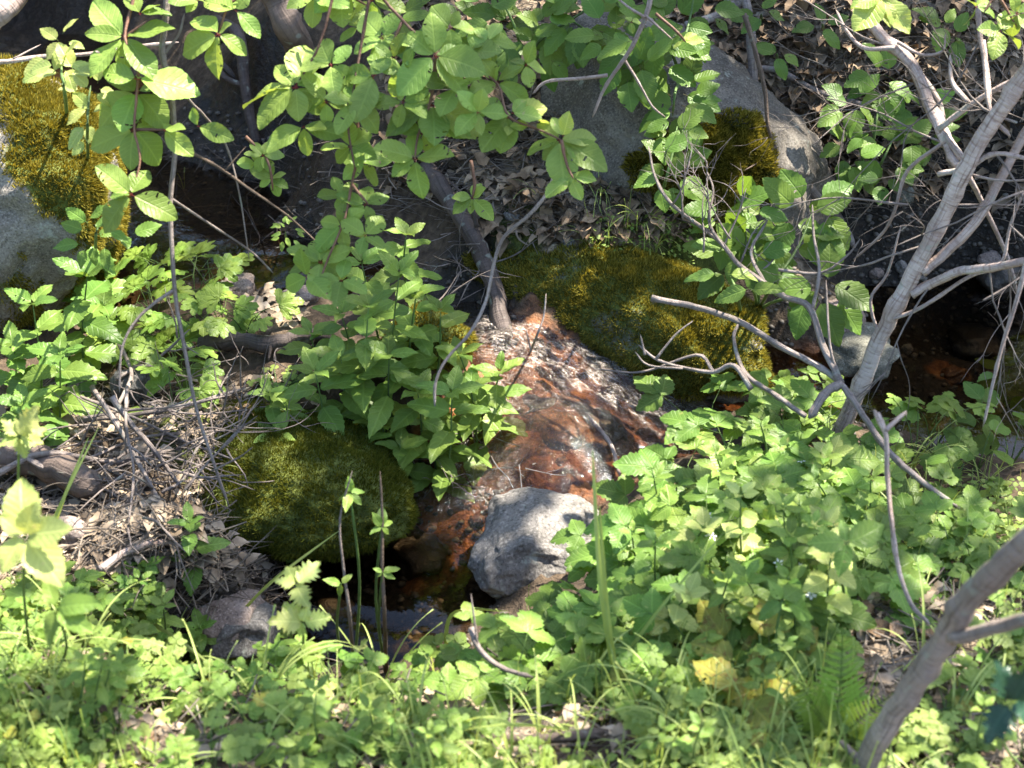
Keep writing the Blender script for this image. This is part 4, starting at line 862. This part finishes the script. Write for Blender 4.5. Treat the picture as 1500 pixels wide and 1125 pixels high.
# ------------------------------------------------------------------ herbs
def upright(base, tip, Lpx, nodes, kind, name, label, group=None, lean=None, stemm='stem', flop=.15, tipw=.6):
    g = gp(*base); top = at_y(tip[0], tip[1], g.y - .03); d = depth_of(top)
    root = thing(name, g, label, 'plant', group); tb = Tubes()
    path = tb.add([g, g.lerp(top, .5) + rv(.008), top], 2.2 * PX * d, 1.0 * PX * d, 5, 5); part('stem', tb.build('stem', stemm), root)
    a0 = random.uniform(0, 3)
    for i in range(nodes):
        t = .22 + .78 * i / max(1, nodes - 1); p = path[min(len(path) - 1, int(t * (len(path) - 1)))]
        sz = Lpx * PX * d * (1.12 - .35 * t if i < nodes - 1 else tipw)
        for k in range(2 if i < nodes - 1 else 4):
            a = a0 + i * 1.57 + k * (math.pi if i < nodes - 1 else 1.57) + random.uniform(-.3, .3)
            out = Vector((math.cos(a), math.sin(a), random.uniform(-.05, .45) - flop * (1 - t) + (.5 if i == nodes - 1 else 0)))
            add_leaf(root, kind, p + out * .004, out, Vector((0, 0, 1)) - FW * .25 + rv(.15) - out * .2, sz * random.uniform(.85, 1.15))
    return root
def rosette(base, n, Lpx, hpx, kind, name, label, group=None, spread=.7, up=.5, yellow=0.0, lname='leaf', flowers=0, stalk='stem'):
    g = gp(*base); d = depth_of(g); root = thing(name, g, label, 'plant', group); tb = Tubes(); h = hpx * PX * d
    a0 = random.uniform(0, 6.28); ends = []
    for i in range(n):
        a = a0 + 2.4 * i + random.uniform(-.4, .4); q = spread * h * random.uniform(.25, 1)
        e = g + Vector((math.cos(a) * q, math.sin(a) * q, h * random.uniform(.45, 1.05)))
        tb.add([g + Vector((math.cos(a), math.sin(a), 0)) * .004, g.lerp(e, .55) + Vector((0, 0, h * .12)), e], .0016, .0009, 4, 3); ends.append((e, a))
    part('stem', tb.build('stem', stalk), root)
    for e, a in ends:
        L = Lpx * PX * d * random.uniform(.75, 1.2)
        out = Vector((math.cos(a + random.uniform(-.5, .5)), math.sin(a + random.uniform(-.5, .5)), random.uniform(-.25, .35)))
        kd = 'yellow' if random.random() < yellow else kind
        if kd != kind: L *= .6
        nr = Vector((0, 0, 1)) * up - FW * .35 + rv(.22)
        add_leaf(root, kd, e + out * (L * .2 if kd in ('bramble',) else 0), out, nr, L, 1.0, lname)
    for k in range(flowers):
        e, a = random.choice(ends); v = []; f = []
        for q in range(5):
            b = len(v); an = q * 1.2566
            for rr_, aa, zz in ((.1, 0, 0), (.6, -.35, .1), (1, 0, .02), (.6, .35, .1)): v.append((rr_ * math.cos(an + aa), rr_ * math.sin(an + aa), zz))
            f.append((b, b + 1, b + 2, b + 3))
        part('flower', mesh('flower', v, f, 'petal'), root, leaf_mtx(e + Vector((0, 0, .03)), rv(1), Vector((0, 0, 1)) - FW, .009))
    return root
MINT = 'toothed herb with %s leaf pairs beside %s'
for b, t_, L, n in (((125,560),(128,405),54,6),((60,615),(48,445),46,6),((88,640),(88,520),50,5),((25,590),(18,495),46,4),((150,470),(112,352),46,5),((160,450),(168,395),40,4),((165,520),(150,440),46,4),((30,650),(35,585),44,4)):
    upright(b, t_, L * 1.4, n, 'mint', 'toothed_herb', MINT % (NUM[n], toward(*t_)), 'toothed herbs')
SAGE = 'soft herb with %s leaf tiers beside %s'
for b, t_, L, n in (((470,690),(462,545),66,5),((440,710),(445,660),56,4),((545,640),(540,450),64,6),((570,600),(585,400),60,6),((615,680),(612,575),66,5),((655,710),(662,575),66,5),((700,670),(690,570),62,5),((600,450),(595,345),52,5),
    ((510,640),(500,525),64,5),((560,520),(530,385),56,5),((735,640),(732,545),52,5),((420,700),(398,635),58,4),((640,560),(645,455),54,5),((590,660),(570,520),62,5),((520,560),(500,460),56,5),((600,540),(610,430),56,5),((530,720),(528,640),60,4),((680,600),(670,510),54,4),((470,560),(455,480),52,4),((430,660),(420,590),54,4),((480,690),(470,620),56,4),((400,640),(392,570),46,4),((570,690),(560,620),56,4),((590,720),(585,650),56,4),((645,700),(642,640),56,4)):
    upright(b, t_, L * 1.12, n, 'sage', 'tiered_herb', SAGE % (NUM[n], toward(*t_)), 'tiered herbs', flop=.35)
for b, t_, L, lab in (((455,790),(440,715),60,'herb with hanging pale leaves on the face of the mossy mound'), ((290,850),(275,760),46,'upright toothed herb rising from the dark hollow beside the curved stick'), ((200,880),(205,850),34,'small toothed herb on the litter beside the curved stick'), ((290,960),(292,918),44,'three leaved herb at the edge of the dark hollow')):
    upright(b, t_, L, 3 if L < 40 else 4, 'mint' if 'hanging' not in lab else 'sage', 'young_herb', lab, None)
for px, py, n in ((262,520,6),(230,500,5),(300,470,6),(285,415,6),(245,400,6),(310,400,5),(275,560,6),(225,445,5),(330,455,5),(255,575,4),(360,460,4),(200,510,4)):
    rosette((px, py + 30), n, 50, 60, 'geranium', 'lobed_herb', NUM[n] + ' leaved lobed herb beside ' + toward(px, py), 'lobed herbs', .7)
for px, py, n in ((1340,640,5),(1365,620,4)):
    rosette((px, py + 40), n, 62, 90, 'celery', 'lobed_herb', 'tall divided leaf herb standing in front of the brown pool', 'divided leaf herbs before the brown pool', .55)
for px, py in ((1440,610),(1465,560),(1430,650),(1480,640),(1395,690)):
    rosette((px, py + 40), 5, 42, 70, 'shrub', 'pool_herb', 'thin stemmed herb with paired oval leaves at the brown pool edge', 'herbs at the brown pool edge', .6)
rosette((408,575), 26, 15, 26, 'clover', 'clover_patch', 'patch of small round clover leaves in front of the dark split log', None, 1.6, 1.0)
rosette((1340,230), 5, 40, 40, 'shrub', 'seedling', 'oval leaved seedling between the far boulder and the pale trunk', None, .8)
def inside(poly, n, gap=0):
    o = []; xs = [p[0] for p in poly]; ys = [p[1] for p in poly]; tries = 0
    while len(o) < n and tries < n * 60:
        tries += 1; x, y = random.uniform(min(xs), max(xs)), random.uniform(min(ys), max(ys)); c = False
        for (x1, y1), (x2, y2) in zip(poly, poly[1:] + poly[:1]):
            if (y1 > y) != (y2 > y) and x < (x2 - x1) * (y - y1) / (y2 - y1) + x1: c = not c
        if c and all((x - a) ** 2 + (y - b) ** 2 > gap * gap for a, b in o): o.append((x, y))
    return o
def bramble(px, py, dy, L, h, yel, sp, fl=0):
    n = random.randint(4, 6); k = toward(px, py)
    rosette((px, py + dy), n, L * random.uniform(.8, 1.2), h * random.uniform(.6, 1.3), 'bramble', 'bramble', ('flowering ' if fl else '') + NUM[n] + ' leaved bramble shoot beside ' + k, 'bramble shoots on the bank', sp, .8, yel, flowers=fl)
pb = [(1050,740),(1130,690),(1190,680),(1260,710),(1300,770),(1290,860),(1180,900),(1060,900),(990,890),(950,860),(950,800),(1000,740)]
for i, (px, py) in enumerate(inside(pb, 62, 26)): bramble(px, py, 30, 76, 66, .04, .6, 2 if i % 7 == 0 else 0)
for px, py in inside([(740,965),(900,925),(1000,905),(1180,930),(1150,1000),(900,1010),(740,1000)], 24, 32): bramble(px, py, 25, 66, 60, .05, .7)
for px, py in ((1120,615),(1165,625),(1215,640),(1070,665),(1030,640),(1005,700),(1140,650),(890,870),(905,815),(800,935),(850,905),(770,955),(830,950),(880,920),(960,740)): bramble(px, py, 20, 66, 60, 0, .6)
for px, py in inside([(580,990),(720,960),(720,1010),(590,1025)], 8, 22) + inside([(0,850),(180,850),(200,920),(0,950)], 12, 26) + inside([(1320,765),(1500,770),(1500,850),(1330,850)], 15, 28) + inside([(1120,575),(1190,570),(1200,610),(1130,610)], 4, 20) + inside([(380,960),(460,985),(500,1020),(380,1000)], 6, 22): bramble(px, py, 20, 48, 55, .03, .7)
for px, py in inside([(1000,720),(1190,660),(1300,740),(1300,880),(1100,930),(900,930),(930,840)], 26, 34):
    n = random.randint(4, 6); kd = random.choice(('sage', 'sage', 'mint', 'paleleaf')); h_ = random.uniform(60, 130)
    upright((px, py + 30), (px + random.uniform(-35, 35), py + 30 - h_), random.uniform(34, 58), n, kd, 'slender_herb', {'sage': 'soft', 'mint': 'toothed', 'paleleaf': 'pale'}[kd] + ' shoot of ' + NUM[n] + ' tiers beside ' + toward(px, py), 'tall shoots among the brambles')
hb = inside([(-40,930),(220,930),(380,990),(600,1035),(700,1040),(720,1130),(-40,1135)], 84, 26) + inside([(720,1000),(1000,990),(1060,1130),(960,1130),(940,1050),(720,1040)], 20, 28) + inside([(1060,900),(1220,900),(1220,1130),(1040,1130)], 24, 26) + inside([(1420,820),(1540,820),(1540,1130),(1420,1130)], 16, 28) + inside([(1300,1040),(1420,1010),(1420,1130),(1280,1130)], 8, 28)
for px, py in hb:
    if any((px - a) ** 2 + (py - b) ** 2 < r * r for a, b, r in ((1232,1010,75),(235,1085,48),(790,1070,60),(880,1090,45),(700,1050,40),(120,965,35))): continue
    k = toward(px, py); q = random.random(); n = random.randint(5, 8)
    if q < .5: rosette((px, py + 15), n, random.choice((30, 40, 52)), random.uniform(32, 62), 'herb', 'divided_herb', 'low herb with ' + NUM[n] + ' divided leaves beside ' + k, 'low herbs of the near bank', .9, .7, .04)
    elif q < .72: rosette((px, py + 15), n, random.choice((26, 36)), random.uniform(30, 60), 'bramble', 'trefoil_herb', 'small ' + NUM[n] + ' leaved trefoil herb beside ' + k, 'low herbs of the near bank', .9, .7)
    elif q < .88: upright((px, py + 15), (px + random.uniform(-20, 20), py - random.uniform(30, 75)), random.uniform(26, 40), n - 2, 'sage', 'slender_herb', 'slender herb of ' + NUM[n - 2] + ' tiers beside ' + k, 'low herbs of the near bank')
    else: rosette((px, py + 15), n, 40, 40, 'geranium', 'lobed_herb', 'low herb with ' + NUM[n] + ' lobed leaves beside ' + k, 'low herbs of the near bank', .9, .7)
for px, py, n in ((1080,990,4),(1065,960,3),(1110,1010,4),(1130,960,3),(1085,1030,4)):
    rosette((px, py + 30), n, 66, 60, 'yellow', 'yellowing_herb', 'herb with yellow spotted withering leaves near the small fern', 'yellowing herbs near the fern', .6)
for px, py, L, lab in ((1200,960,62,'herb with large rounded leaves standing behind the small fern'), (1150,1085,70,'broad crinkled leaf herb in the grass below the fern'), (1195,945,40,'single round leaf seedling above the small fern')):
    rosette((px, py + 20), 3, L, 55, 'bramble' if L == 70 else 'sage', 'broad_herb', lab, None, .5)
# fern
t = thing('fern', gp(1220, 1085), 'small fern with an upright feathery frond beside the thick bare branch', 'fern')
g = gp(1220, 1085)
for tx, ty, i in ((1242,945,0),(1180,1000,1),(1290,1035,1),(1205,1045,0)):
    tip = at(tx, ty, depth_of(g) - .12); v = tip - g; part('frond', LV['fern'][i], t, leaf_mtx(g + v * .22, v, -FW + Vector((0, 0, .5)), v.length * .8))
# pale young leaves close to the lens side of the bank
def explicit(label, kind, d, c, tips, stem_to, name='seedling', wx=1.0):
    root = thing(name, gp(*stem_to), label, 'plant'); ce = at(*c, d); tb = Tubes(); g = gp(*stem_to)
    tb.add([g, g.lerp(ce, .5) + rv(.01), ce], 3 * PX * d, 2 * PX * d, 5, 4); part('stem', tb.build('stem', 'stem'), root)
    for tx, ty in tips:
        tp = at(tx, ty, d + random.uniform(-.03, .03)); v = tp - ce; add_leaf(root, kind, ce + v * .08, v, Vector((0, 0, .8)) - FW * .8 + rv(.2), v.length * .93, wx)
    return root
explicit('pale sunlit seedling with large toothed leaves above the grass', 'paleleaf', 1.62, (36,785), [(28,698),(98,772),(92,855),(-5,835),(0,755),(50,740)], (45,960))
explicit('broad green three leaved seedling beside the pale sunlit one', 'sage', 1.66, (82,890), [(62,840),(140,880),(65,945),(130,925)], (85,980))
explicit('pale spiny leaved seedling at the edge of the toothed herbs', 'holly', 1.95, (28,640), [(55,598),(70,628),(62,650),(5,612),(-5,655),(35,672)], (20,800), 'spiny_seedling')
explicit('pale spiny leaved seedling glowing over the dark pool', 'holly', 1.95, (434,856), [(470,822),(448,890),(404,848),(420,828)], (425,1010), 'spiny_seedling')
explicit('low pale spiny leaved shoot beside the glowing seedling', 'holly', 1.95, (444,912), [(486,905),(436,932),(450,890),(396,905),(412,885)], (430,1010), 'spiny_seedling')
explicit('dark blue green waxy leaves beside the thick bare branch', 'dark', 1.45, (1480,1030), [(1440,1085),(1515,980),(1520,1060),(1465,965)], (1500,1130), 'waxy_seedling')
explicit('small yellow green spiny leaf on the thin sapling stem', 'holly', 2.2, (528,945), [(538,938),(524,955),(540,950)], (520,985), 'spiny_seedling')
for c, tips, lab in (((513,722),[(512,700),(535,715),(505,745),(530,738),(492,730)],'leaf cluster topping the thin grey sapling against the mossy mound'), ((560,838),[(585,830),(552,845),(578,848),(548,832)],'small leaf pair midway up the straight sapling'), ((559,772),[(548,752),(575,755),(543,778),(572,782),(560,740)],'narrow young leaves near the top of the straight sapling'), ((500,855),[(480,850),(515,840),(495,875)],'small leaf cluster low on the thin grey sapling')):
    root = explicit(lab, 'sage', 2.29, c, tips, (c[0] + 6, 985), 'sapling_shoot')
for c, tips, lab in (((1145,880),[(1180,850),(1110,905),(1200,900),(1130,850)],'shoot with large wrinkled leaves catching a white sun fleck'), ((1240,795),[(1300,770),(1190,790),(1230,840),(1235,760)],'shoot with large pointed leaves above the bare soil')):
    explicit(lab, 'mint', 1.95, c, tips, (c[0], c[1] + 100), 'broad_herb', 1.1)
# tall grass
def grass_thing(label, base, tips, wpx=5.0, name='tall_grass', group=None):
    g = gp(*base); root = thing(name, g, label, 'grass', group)
    for mid, tip, dd in tips:
        d = depth_of(g) + dd; m_, t_ = at(*mid, d), at(*tip, d - .03); pts = smooth_path([g, m_, t_], 8); v = []; f = []; u = []
        for i, p in enumerate(pts):
            t = i / (len(pts) - 1); w = wpx * PX * d * (1 - t) ** .5 * .6 + .0003; sd = (RT * .9 + UP * .2 - FW * .3).normalized()
            tg = (pts[min(i + 1, len(pts) - 1)] - pts[max(0, i - 1)]).normalized(); sd = (sd - tg * sd.dot(tg)).normalized()
            for s in (-1, 0, 1): v.append(p + sd * (w * s) + sd.cross(tg) * (abs(s) * w * .4)); u.append((.5 + .3 * s, .05 + .9 * t))
        for i in range(len(pts) - 1):
            for j in (0, 1): a = i * 3 + j; f.append((a, a + 1, a + 4, a + 3))
        part('blade', mesh('blade', v, f, 'grass', u), root)
    return root
grass_thing('tall pale grass blade standing in front of the pale stream stone', (905,1010), [((880,850),(868,660),-.1),((890,900),(878,740),-.08)], 9)
grass_thing('grass blade arching over the dark pool', (655,990), [((662,900),(745,895),-.05)], 6)
grass_thing('long grass stem leaning over the mossy mound', (330,930), [((400,850),(500,775),-.05),((390,860),(480,790),-.02)], 4)
grass_thing('pair of long bright grass blades rising past the rotten log', (60,830), [((90,740),(130,640),-.1),((80,760),(145,625),-.12),((20,900),(45,800),0)], 6)
grass_thing('long grass stalk bent across the low herbs', (200,900), [((290,960),(430,1090),-.12),((300,1040),(480,1115),-.15)], 6)
grass_thing('broad grass blade lying across the low herbs', (600,1090), [((720,1062),(850,1070),-.1),((700,1050),(760,1065),-.1)], 7)
grass_thing('grass stalk leaning against the bramble patch', (890,1000), [((960,900),(1060,780),-.05)], 5)
GT = 'tuft of thin grass beside %s'
TUFT = [(870,365,9,60),(940,335,12,70),(960,370,9,50),(1330,690,12,80),(1390,700,12,70),(1440,710,10,60),(1370,690,8,70),(880,290,8,50),(300,700,6,60),(330,730,6,60),(270,280,3,30),(1265,130,6,60),(790,290,6,40)]
for px, py in inside([(-30,960),(600,1010),(1000,1000),(1250,950),(1250,1130),(-30,1130)], 46, 40) + inside([(1280,800),(1500,800),(1500,1120),(1400,1120)], 10, 40): TUFT.append((px, py, 9, random.randint(60, 130)))
for px, py, n, h in TUFT:
    k = toward(px, py); g = gp(px, py); d = depth_of(g); root = thing('grass_tuft', g, GT % k, 'grass', 'grass tufts')
    for i in range(n):
        a = random.uniform(0, 6.28); out = Vector((math.cos(a) * .5, math.sin(a) * .5, 1)); add_leaf(root, 'grass', g + Vector((math.cos(a), math.sin(a), 0)) * random.uniform(0, .015), out, Vector((-math.cos(a), -math.sin(a), .4)), h * PX * d * random.uniform(.6, 1.4), 1.0, 'blade')
# fallen leaves one can pick out
for px, py, L, lab in ((1265,932,44,'curled pinkish brown dead leaf on the bare soil by the bent stem'),(1300,945,36,'dead leaf beside the pinkish one on bare soil'),(1275,912,30,'small dead leaf lying flat above the pinkish one'),(1340,935,36,'pale dead leaf under the thick bare branch'),(1415,895,40,'orange dead leaf beside the thick bare branch'),(1390,1085,44,'tan dead leaf below the thick bare branch'),(1285,105,34,'large pale dead leaf on the far bank litter'),(1245,75,30,'dead leaf curled on the far bank above the boulder'),(880,330,34,'brown dead leaf behind the long mossy boulder'),(905,345,30,'tan dead leaf near the grass tuft'),(990,65,26,'dead leaf under the leafy far shrub'),(1220,125,30,'dull dead leaf lying below the seedling'),(240,1095,40,'reddish dead leaf on the patch of bare soil'),(760,232,22,'pinkish dead leaf under the cherry tip'),(345,610,40,'grey curled dead leaf on the mossy mound'),(310,600,36,'pale dead leaf beside the twig heap')):
    g = gp(px, py); d = depth_of(g); b = blade(.32, 8, .03, .5, .35, .12, .15, 0, int(px), ovate)
    o = link('fallen_leaf', mesh('fallen_leaf', b[0], b[1], 'fallen', b[2]), None, leaf_mtx(above(g, .018), Vector((random.uniform(-1, 1), random.uniform(-1, 1), .1)), Vector((0, 0, 1)) + rv(.3), L * PX * d)); tag(o, lab, 'leaf')

# ------------------------------------------------------------------ uncountable cover: litter, debris, ground cover, grass
def spread_px(regions):
    X, Y = [], []
    for x0, x1, y0, y1, n in regions:
        X.append(RNG.uniform(x0, x1, n)); Y.append(RNG.uniform(y0, y1, n))
    return ground_many(np.concatenate(X), np.concatenate(Y))
def thin(p, k=3.2, lim=.22):
    """Drop points where the cover is naturally sparse and on the bare patches."""
    keep = fbm(p * np.array((k, k, 0)), 3, 91) < lim
    for x, y, r in ((235,1085,.07),(300,1010,.05),(790,1078,.09),(880,1095,.06),(700,1055,.06),(600,1045,.05),(1270,930,.1),(1380,1070,.08),(120,965,.06)):
        g = gp(x, y); keep &= ((p[:, :2] - np.array((g.x, g.y))) ** 2).sum(1) > r * r
    return p[keep]
def scatter(name, label, cat, pts, tmpl, m, size, lift=(0, .005), tilt=.35, upright_=False, spin=True):
    """Copies of a small template (verts, faces, uv) over many ground points as one mesh."""
    v0 = np.array(tmpl[0]); f0 = np.array(tmpl[1]); n = len(pts); k = len(v0)
    a = RNG.uniform(0, 6.283, n); ca, sa = np.cos(a), np.sin(a)
    t1 = RNG.normal(0, tilt, n); s = RNG.uniform(*size, n)
    c, s_ = np.cos(t1), np.sin(t1)
    v = np.repeat(v0[None], n, 0)
    y = v[..., 1] * c[:, None] - v[..., 2] * s_[:, None]; z = v[..., 1] * s_[:, None] + v[..., 2] * c[:, None]; x = v[..., 0]
    w = np.stack([x * ca[:, None] - y * sa[:, None], x * sa[:, None] + y * ca[:, None], z], -1) * s[:, None, None]
    p = pts.copy(); p[:, 2] += RNG.uniform(*lift, n); w = w + p[:, None]
    f = (f0[None] + (np.arange(n) * k)[:, None, None]).reshape(-1, f0.shape[1])
    uv = np.tile(np.array(tmpl[2]), (n, 1)) if len(tmpl) > 2 else None
    return tag(link(name, mesh(name, w.reshape(-1, 3), f, m, uv)), label, cat, kind='stuff')
dl = blade(.33, 4, 0, .5, .3, .1, 0, 0, 5, ovate, cols=(-1, 0, 1))
FAR = [(560,1600,-60,300,2600),(950,1600,-40,200,1200),(700,1000,260,360,500),(1150,1350,180,300,300)]
scatter('leaf_litter', 'dry brown leaf litter covering the far bank', 'leaf litter', spread_px(FAR), dl, 'litter', (.022, .06), (.0, .02), .45)
scatter('leaf_litter', 'pale dry litter with sunlight partly in its colour over the near bank', 'leaf litter', spread_px([(0,400,740,860,420),(1180,1500,850,1100,420),(-100,1600,1000,1250,900),(150,480,560,640,200),(350,450,430,480,60),(0,300,600,760,220)]), dl, 'sunny_straw', (.015, .042), (.0, .012), .4)
tw = Tubes(); tw.add([Vector((-.5, 0, 0)), Vector((-.1, .03, .01)), Vector((.5, -.02, 0))], .012, .006, 3, 2)
twt = (tw.v, [q for q in tw.f if len(q) == 4])
scatter('twig_debris', 'fine dead stalks and needles strewn over the banks', 'debris', spread_px([(560,1600,-60,320,2200),(1150,1400,100,300,500),(640,1000,180,340,600),(0,420,560,900,1100),(1150,1500,840,1120,500),(-100,1600,980,1250,800),(180,560,180,420,300)]), twt, 'debris', (.05, .16), (.0, .02), .25)
ib = ico(1); pk = (ib[0] * np.array((1, .8, .6)) * (1 + .25 * vnoise(ib[0] * 2, 4))[:, None], ib[1])
scatter('gravel', 'small wet pebbles and grit along the stream margins', 'gravel', spread_px([(150,480,160,440,500),(1150,1560,300,480,700),(1000,1560,450,660,500),(440,740,720,950,350),(200,420,860,930,120),(600,760,380,520,200)]), pk, 'pebble', (.003, .012), (-.002, .003), .3)
tiny = blade(.42, 3, 0, .15, .2, 0, 0, 0, 3, obov, cols=(-1, 0, 1))
NEAR = [(-200,380,960,1250,2900),(380,720,1015,1250,1900),(720,1250,940,1040,1500),(950,1250,1040,1250,1200),(720,950,1110,1250,700),(0,220,870,960,900),(980,1300,730,930,2200),(1380,1700,780,1250,1600),(1300,1560,720,800,600)]
scatter('ground_cover', 'low bright green creeping leaves covering the near bank', 'ground cover', thin(spread_px(NEAR)), tiny, 'cover', (.008, .02), (.004, .045), .5)
scatter('ground_cover', 'tiny green leaves creeping over the end of the mossy boulder', 'ground cover', spread_px([(860,1020,340,430,500)]), tiny, 'cover', (.006, .013), (.01, .05), .5)
gb = grassblade(3, .9); gb = ([(p[0], p[2] * -.3 + p[1] * .25, p[1]) for p in gb[0]], gb[1], gb[2])
scatter('grass', 'thin grass growing through the near bank herbs', 'grass', thin(spread_px([(-200,380,960,1250,600),(380,720,1015,1250,450),(720,1260,940,1250,700),(1250,1700,690,1250,600),(860,1000,320,400,60)])), gb, 'grass', (.04, .13), (-.003, .0), .35)

# ------------------------------------------------------------------ unseen trees added to shade chosen spots, crowns kept above the view
SHADE = [(60,40,.6,.96),(250,120,.45,.93),(300,270,.42,.92),(200,330,.3,.8),(880,190,.26,.9),(1010,150,.2,.8),(1110,170,.14,.6),(1000,250,.16,.75),(1400,540,.38,.85),(1300,390,.2,.55),(1480,440,.3,.75),(520,890,.19,.85),(1330,60,.2,.4),(700,300,.22,.5),(690,430,.14,.7),
 (930,520,.14,.6),(450,700,.18,.5),(200,600,.14,.5),(760,100,.4,.3),(1240,1000,.22,.45),(740,790,.05,.6),(1020,580,.1,.6),(330,905,.17,.7)]
for px, py in ((80,1060),(330,1080),(560,1080),(760,1050),(980,1090),(1130,900),(1060,780),(1200,720),(960,930),(180,960),(640,1110),(1440,760),(1330,1090),(1180,1080),(440,1120),(860,990),(30,900),(1110,650),(140,1110),(250,1000),(700,1000),(900,1110),(1050,1010),(1250,830),(1000,840),(1400,860),(1480,980),(400,1040),(540,1010)): SHADE.append((px, py, random.uniform(.05, .10), .7))
def crown_tree(label, trunk_base, spots, seed):
    rr = np.random.default_rng(seed); g = Vector((*trunk_base, float(H(*trunk_base)[0])))
    root = thing('shade_tree', g, label, 'tree'); V = []; F = []; U = []; lf = blade(.34, 4, 0, .1, .15, 0, 0, 0, 8, ovate, cols=(-1, 0, 1)); lv = np.array(lf[0]); ff = np.array(lf[1])
    top = Vector((g.x * .8, g.y * .92, 3.9)); tb = Tubes(); tb.add([g, g.lerp(top, .5) + Vector((.08, .05, 0)), top, top + Vector((.1, .2, 1.2))], .12, .05, 10, 6, .04, .1); part('trunk', tb.build('trunk', 'log'), root)
    for px, py, r, dens in spots:
        q = gp(px, py); z = rr.uniform(3.3, 4.1); c = q + SDIR * ((z - q.z) / SDIR.z); n = int(-math.log(1 - dens) * math.pi * r * r / .0021)
        tb = Tubes(); mid = top.lerp(c, .5) + Vector((0, .1, .25)); tb.add([top, mid, c], .03, .006, 6, 4, .05, .1); part('bough', tb.build('bough', 'log'), root)
        a = rr.uniform(0, 6.283, n); q_ = r * np.sqrt(rr.random(n)); pos = np.array(c)[None] + np.column_stack([q_ * np.cos(a), q_ * np.sin(a) * 1.1, rr.normal(0, .12, n)])
        for p in pos:
            m_ = leaf_mtx(Vector(p), Vector(rr.normal(size=3) * (1, 1, .4)), Vector((0, 0, 1)) + Vector(rr.normal(size=3) * .35), rr.uniform(.07, .12))
            b = len(V) * len(lv); V.append(lv @ np.array(m_.to_3x3()).T + np.array(m_.translation) - np.array(g)); F.append(ff + b); U.append(np.array(lf[2]))
    if V: link('crown', mesh('crown', np.concatenate(V), np.concatenate(F), 'cover', np.concatenate(U)), root)
crown_tree('unseen tree added to shade the dark channel and banks', (1.9, 7.6), [s for s in SHADE if s[0] < 720], 5)
crown_tree('unseen tree added to shade the brown pool and banks', (4.6, 4.6), [s for s in SHADE if s[0] >= 720], 6)

# ------------------------------------------------------------------ unseen wood added round the glen to block sky light and reflections
n = 16000; a = RNG.uniform(math.radians(-35), math.radians(215), n); r = RNG.uniform(6.0, 9.5, n)
x, y = r * np.cos(a), 2.5 + r * np.sin(a); zt = RNG.uniform(.1, 1, n) ** .8 * (2.6 + 1.0 * vnoise(np.column_stack([a * 6, r * 0, r * 0]), 3)); pts = np.column_stack([x, y, H(x, y) + zt])
scatter('woodland', 'unseen green wood added round the stream to screen off the sky', 'woodland', pts, blade(.36, 3, 0, .1, .2, 0, 0, 0, 8, ovate, cols=(-1, 0, 1)), 'cover', (.15, .32), (0, .1), .8)
# the same bank plants go on beside the view
x = np.concatenate([RNG.uniform(-2.6, -.6, 26000), RNG.uniform(.6, 2.6, 26000)]); y = RNG.uniform(.5, 5.2, len(x)); pts = np.column_stack([x, y, H(x, y)])
px = project(pts); out = ((px[:, 0] < -70) | (px[:, 0] > 1570)) & (pts[:, 2] > .1); pts = pts[out]
near = pts[:, 1] < 3.0; ug = pts[near]; ug = ug[fbm(ug * np.array((2.5, 2.5, 0)), 3, 55) < .3]
scatter('undergrowth', 'leafy green undergrowth carrying on along the near bank', 'undergrowth', ug[:7000], blade(.40, 6, .08, .15, .2, .03, 0, 0, 3, ovate, cols=(-1, 0, 1)), 'cover', (.025, .055), (.01, .13), .5)
scatter('leaf_litter', 'dry litter carrying on along both banks beside the stream', 'leaf litter', pts[::5], dl, 'litter', (.02, .055), (0, .012), .4)
scatter('twig_debris', 'dead stalks carrying on along both banks beside the stream', 'debris', pts[2::9], twt, 'debris', (.05, .16), (0, .02), .25)
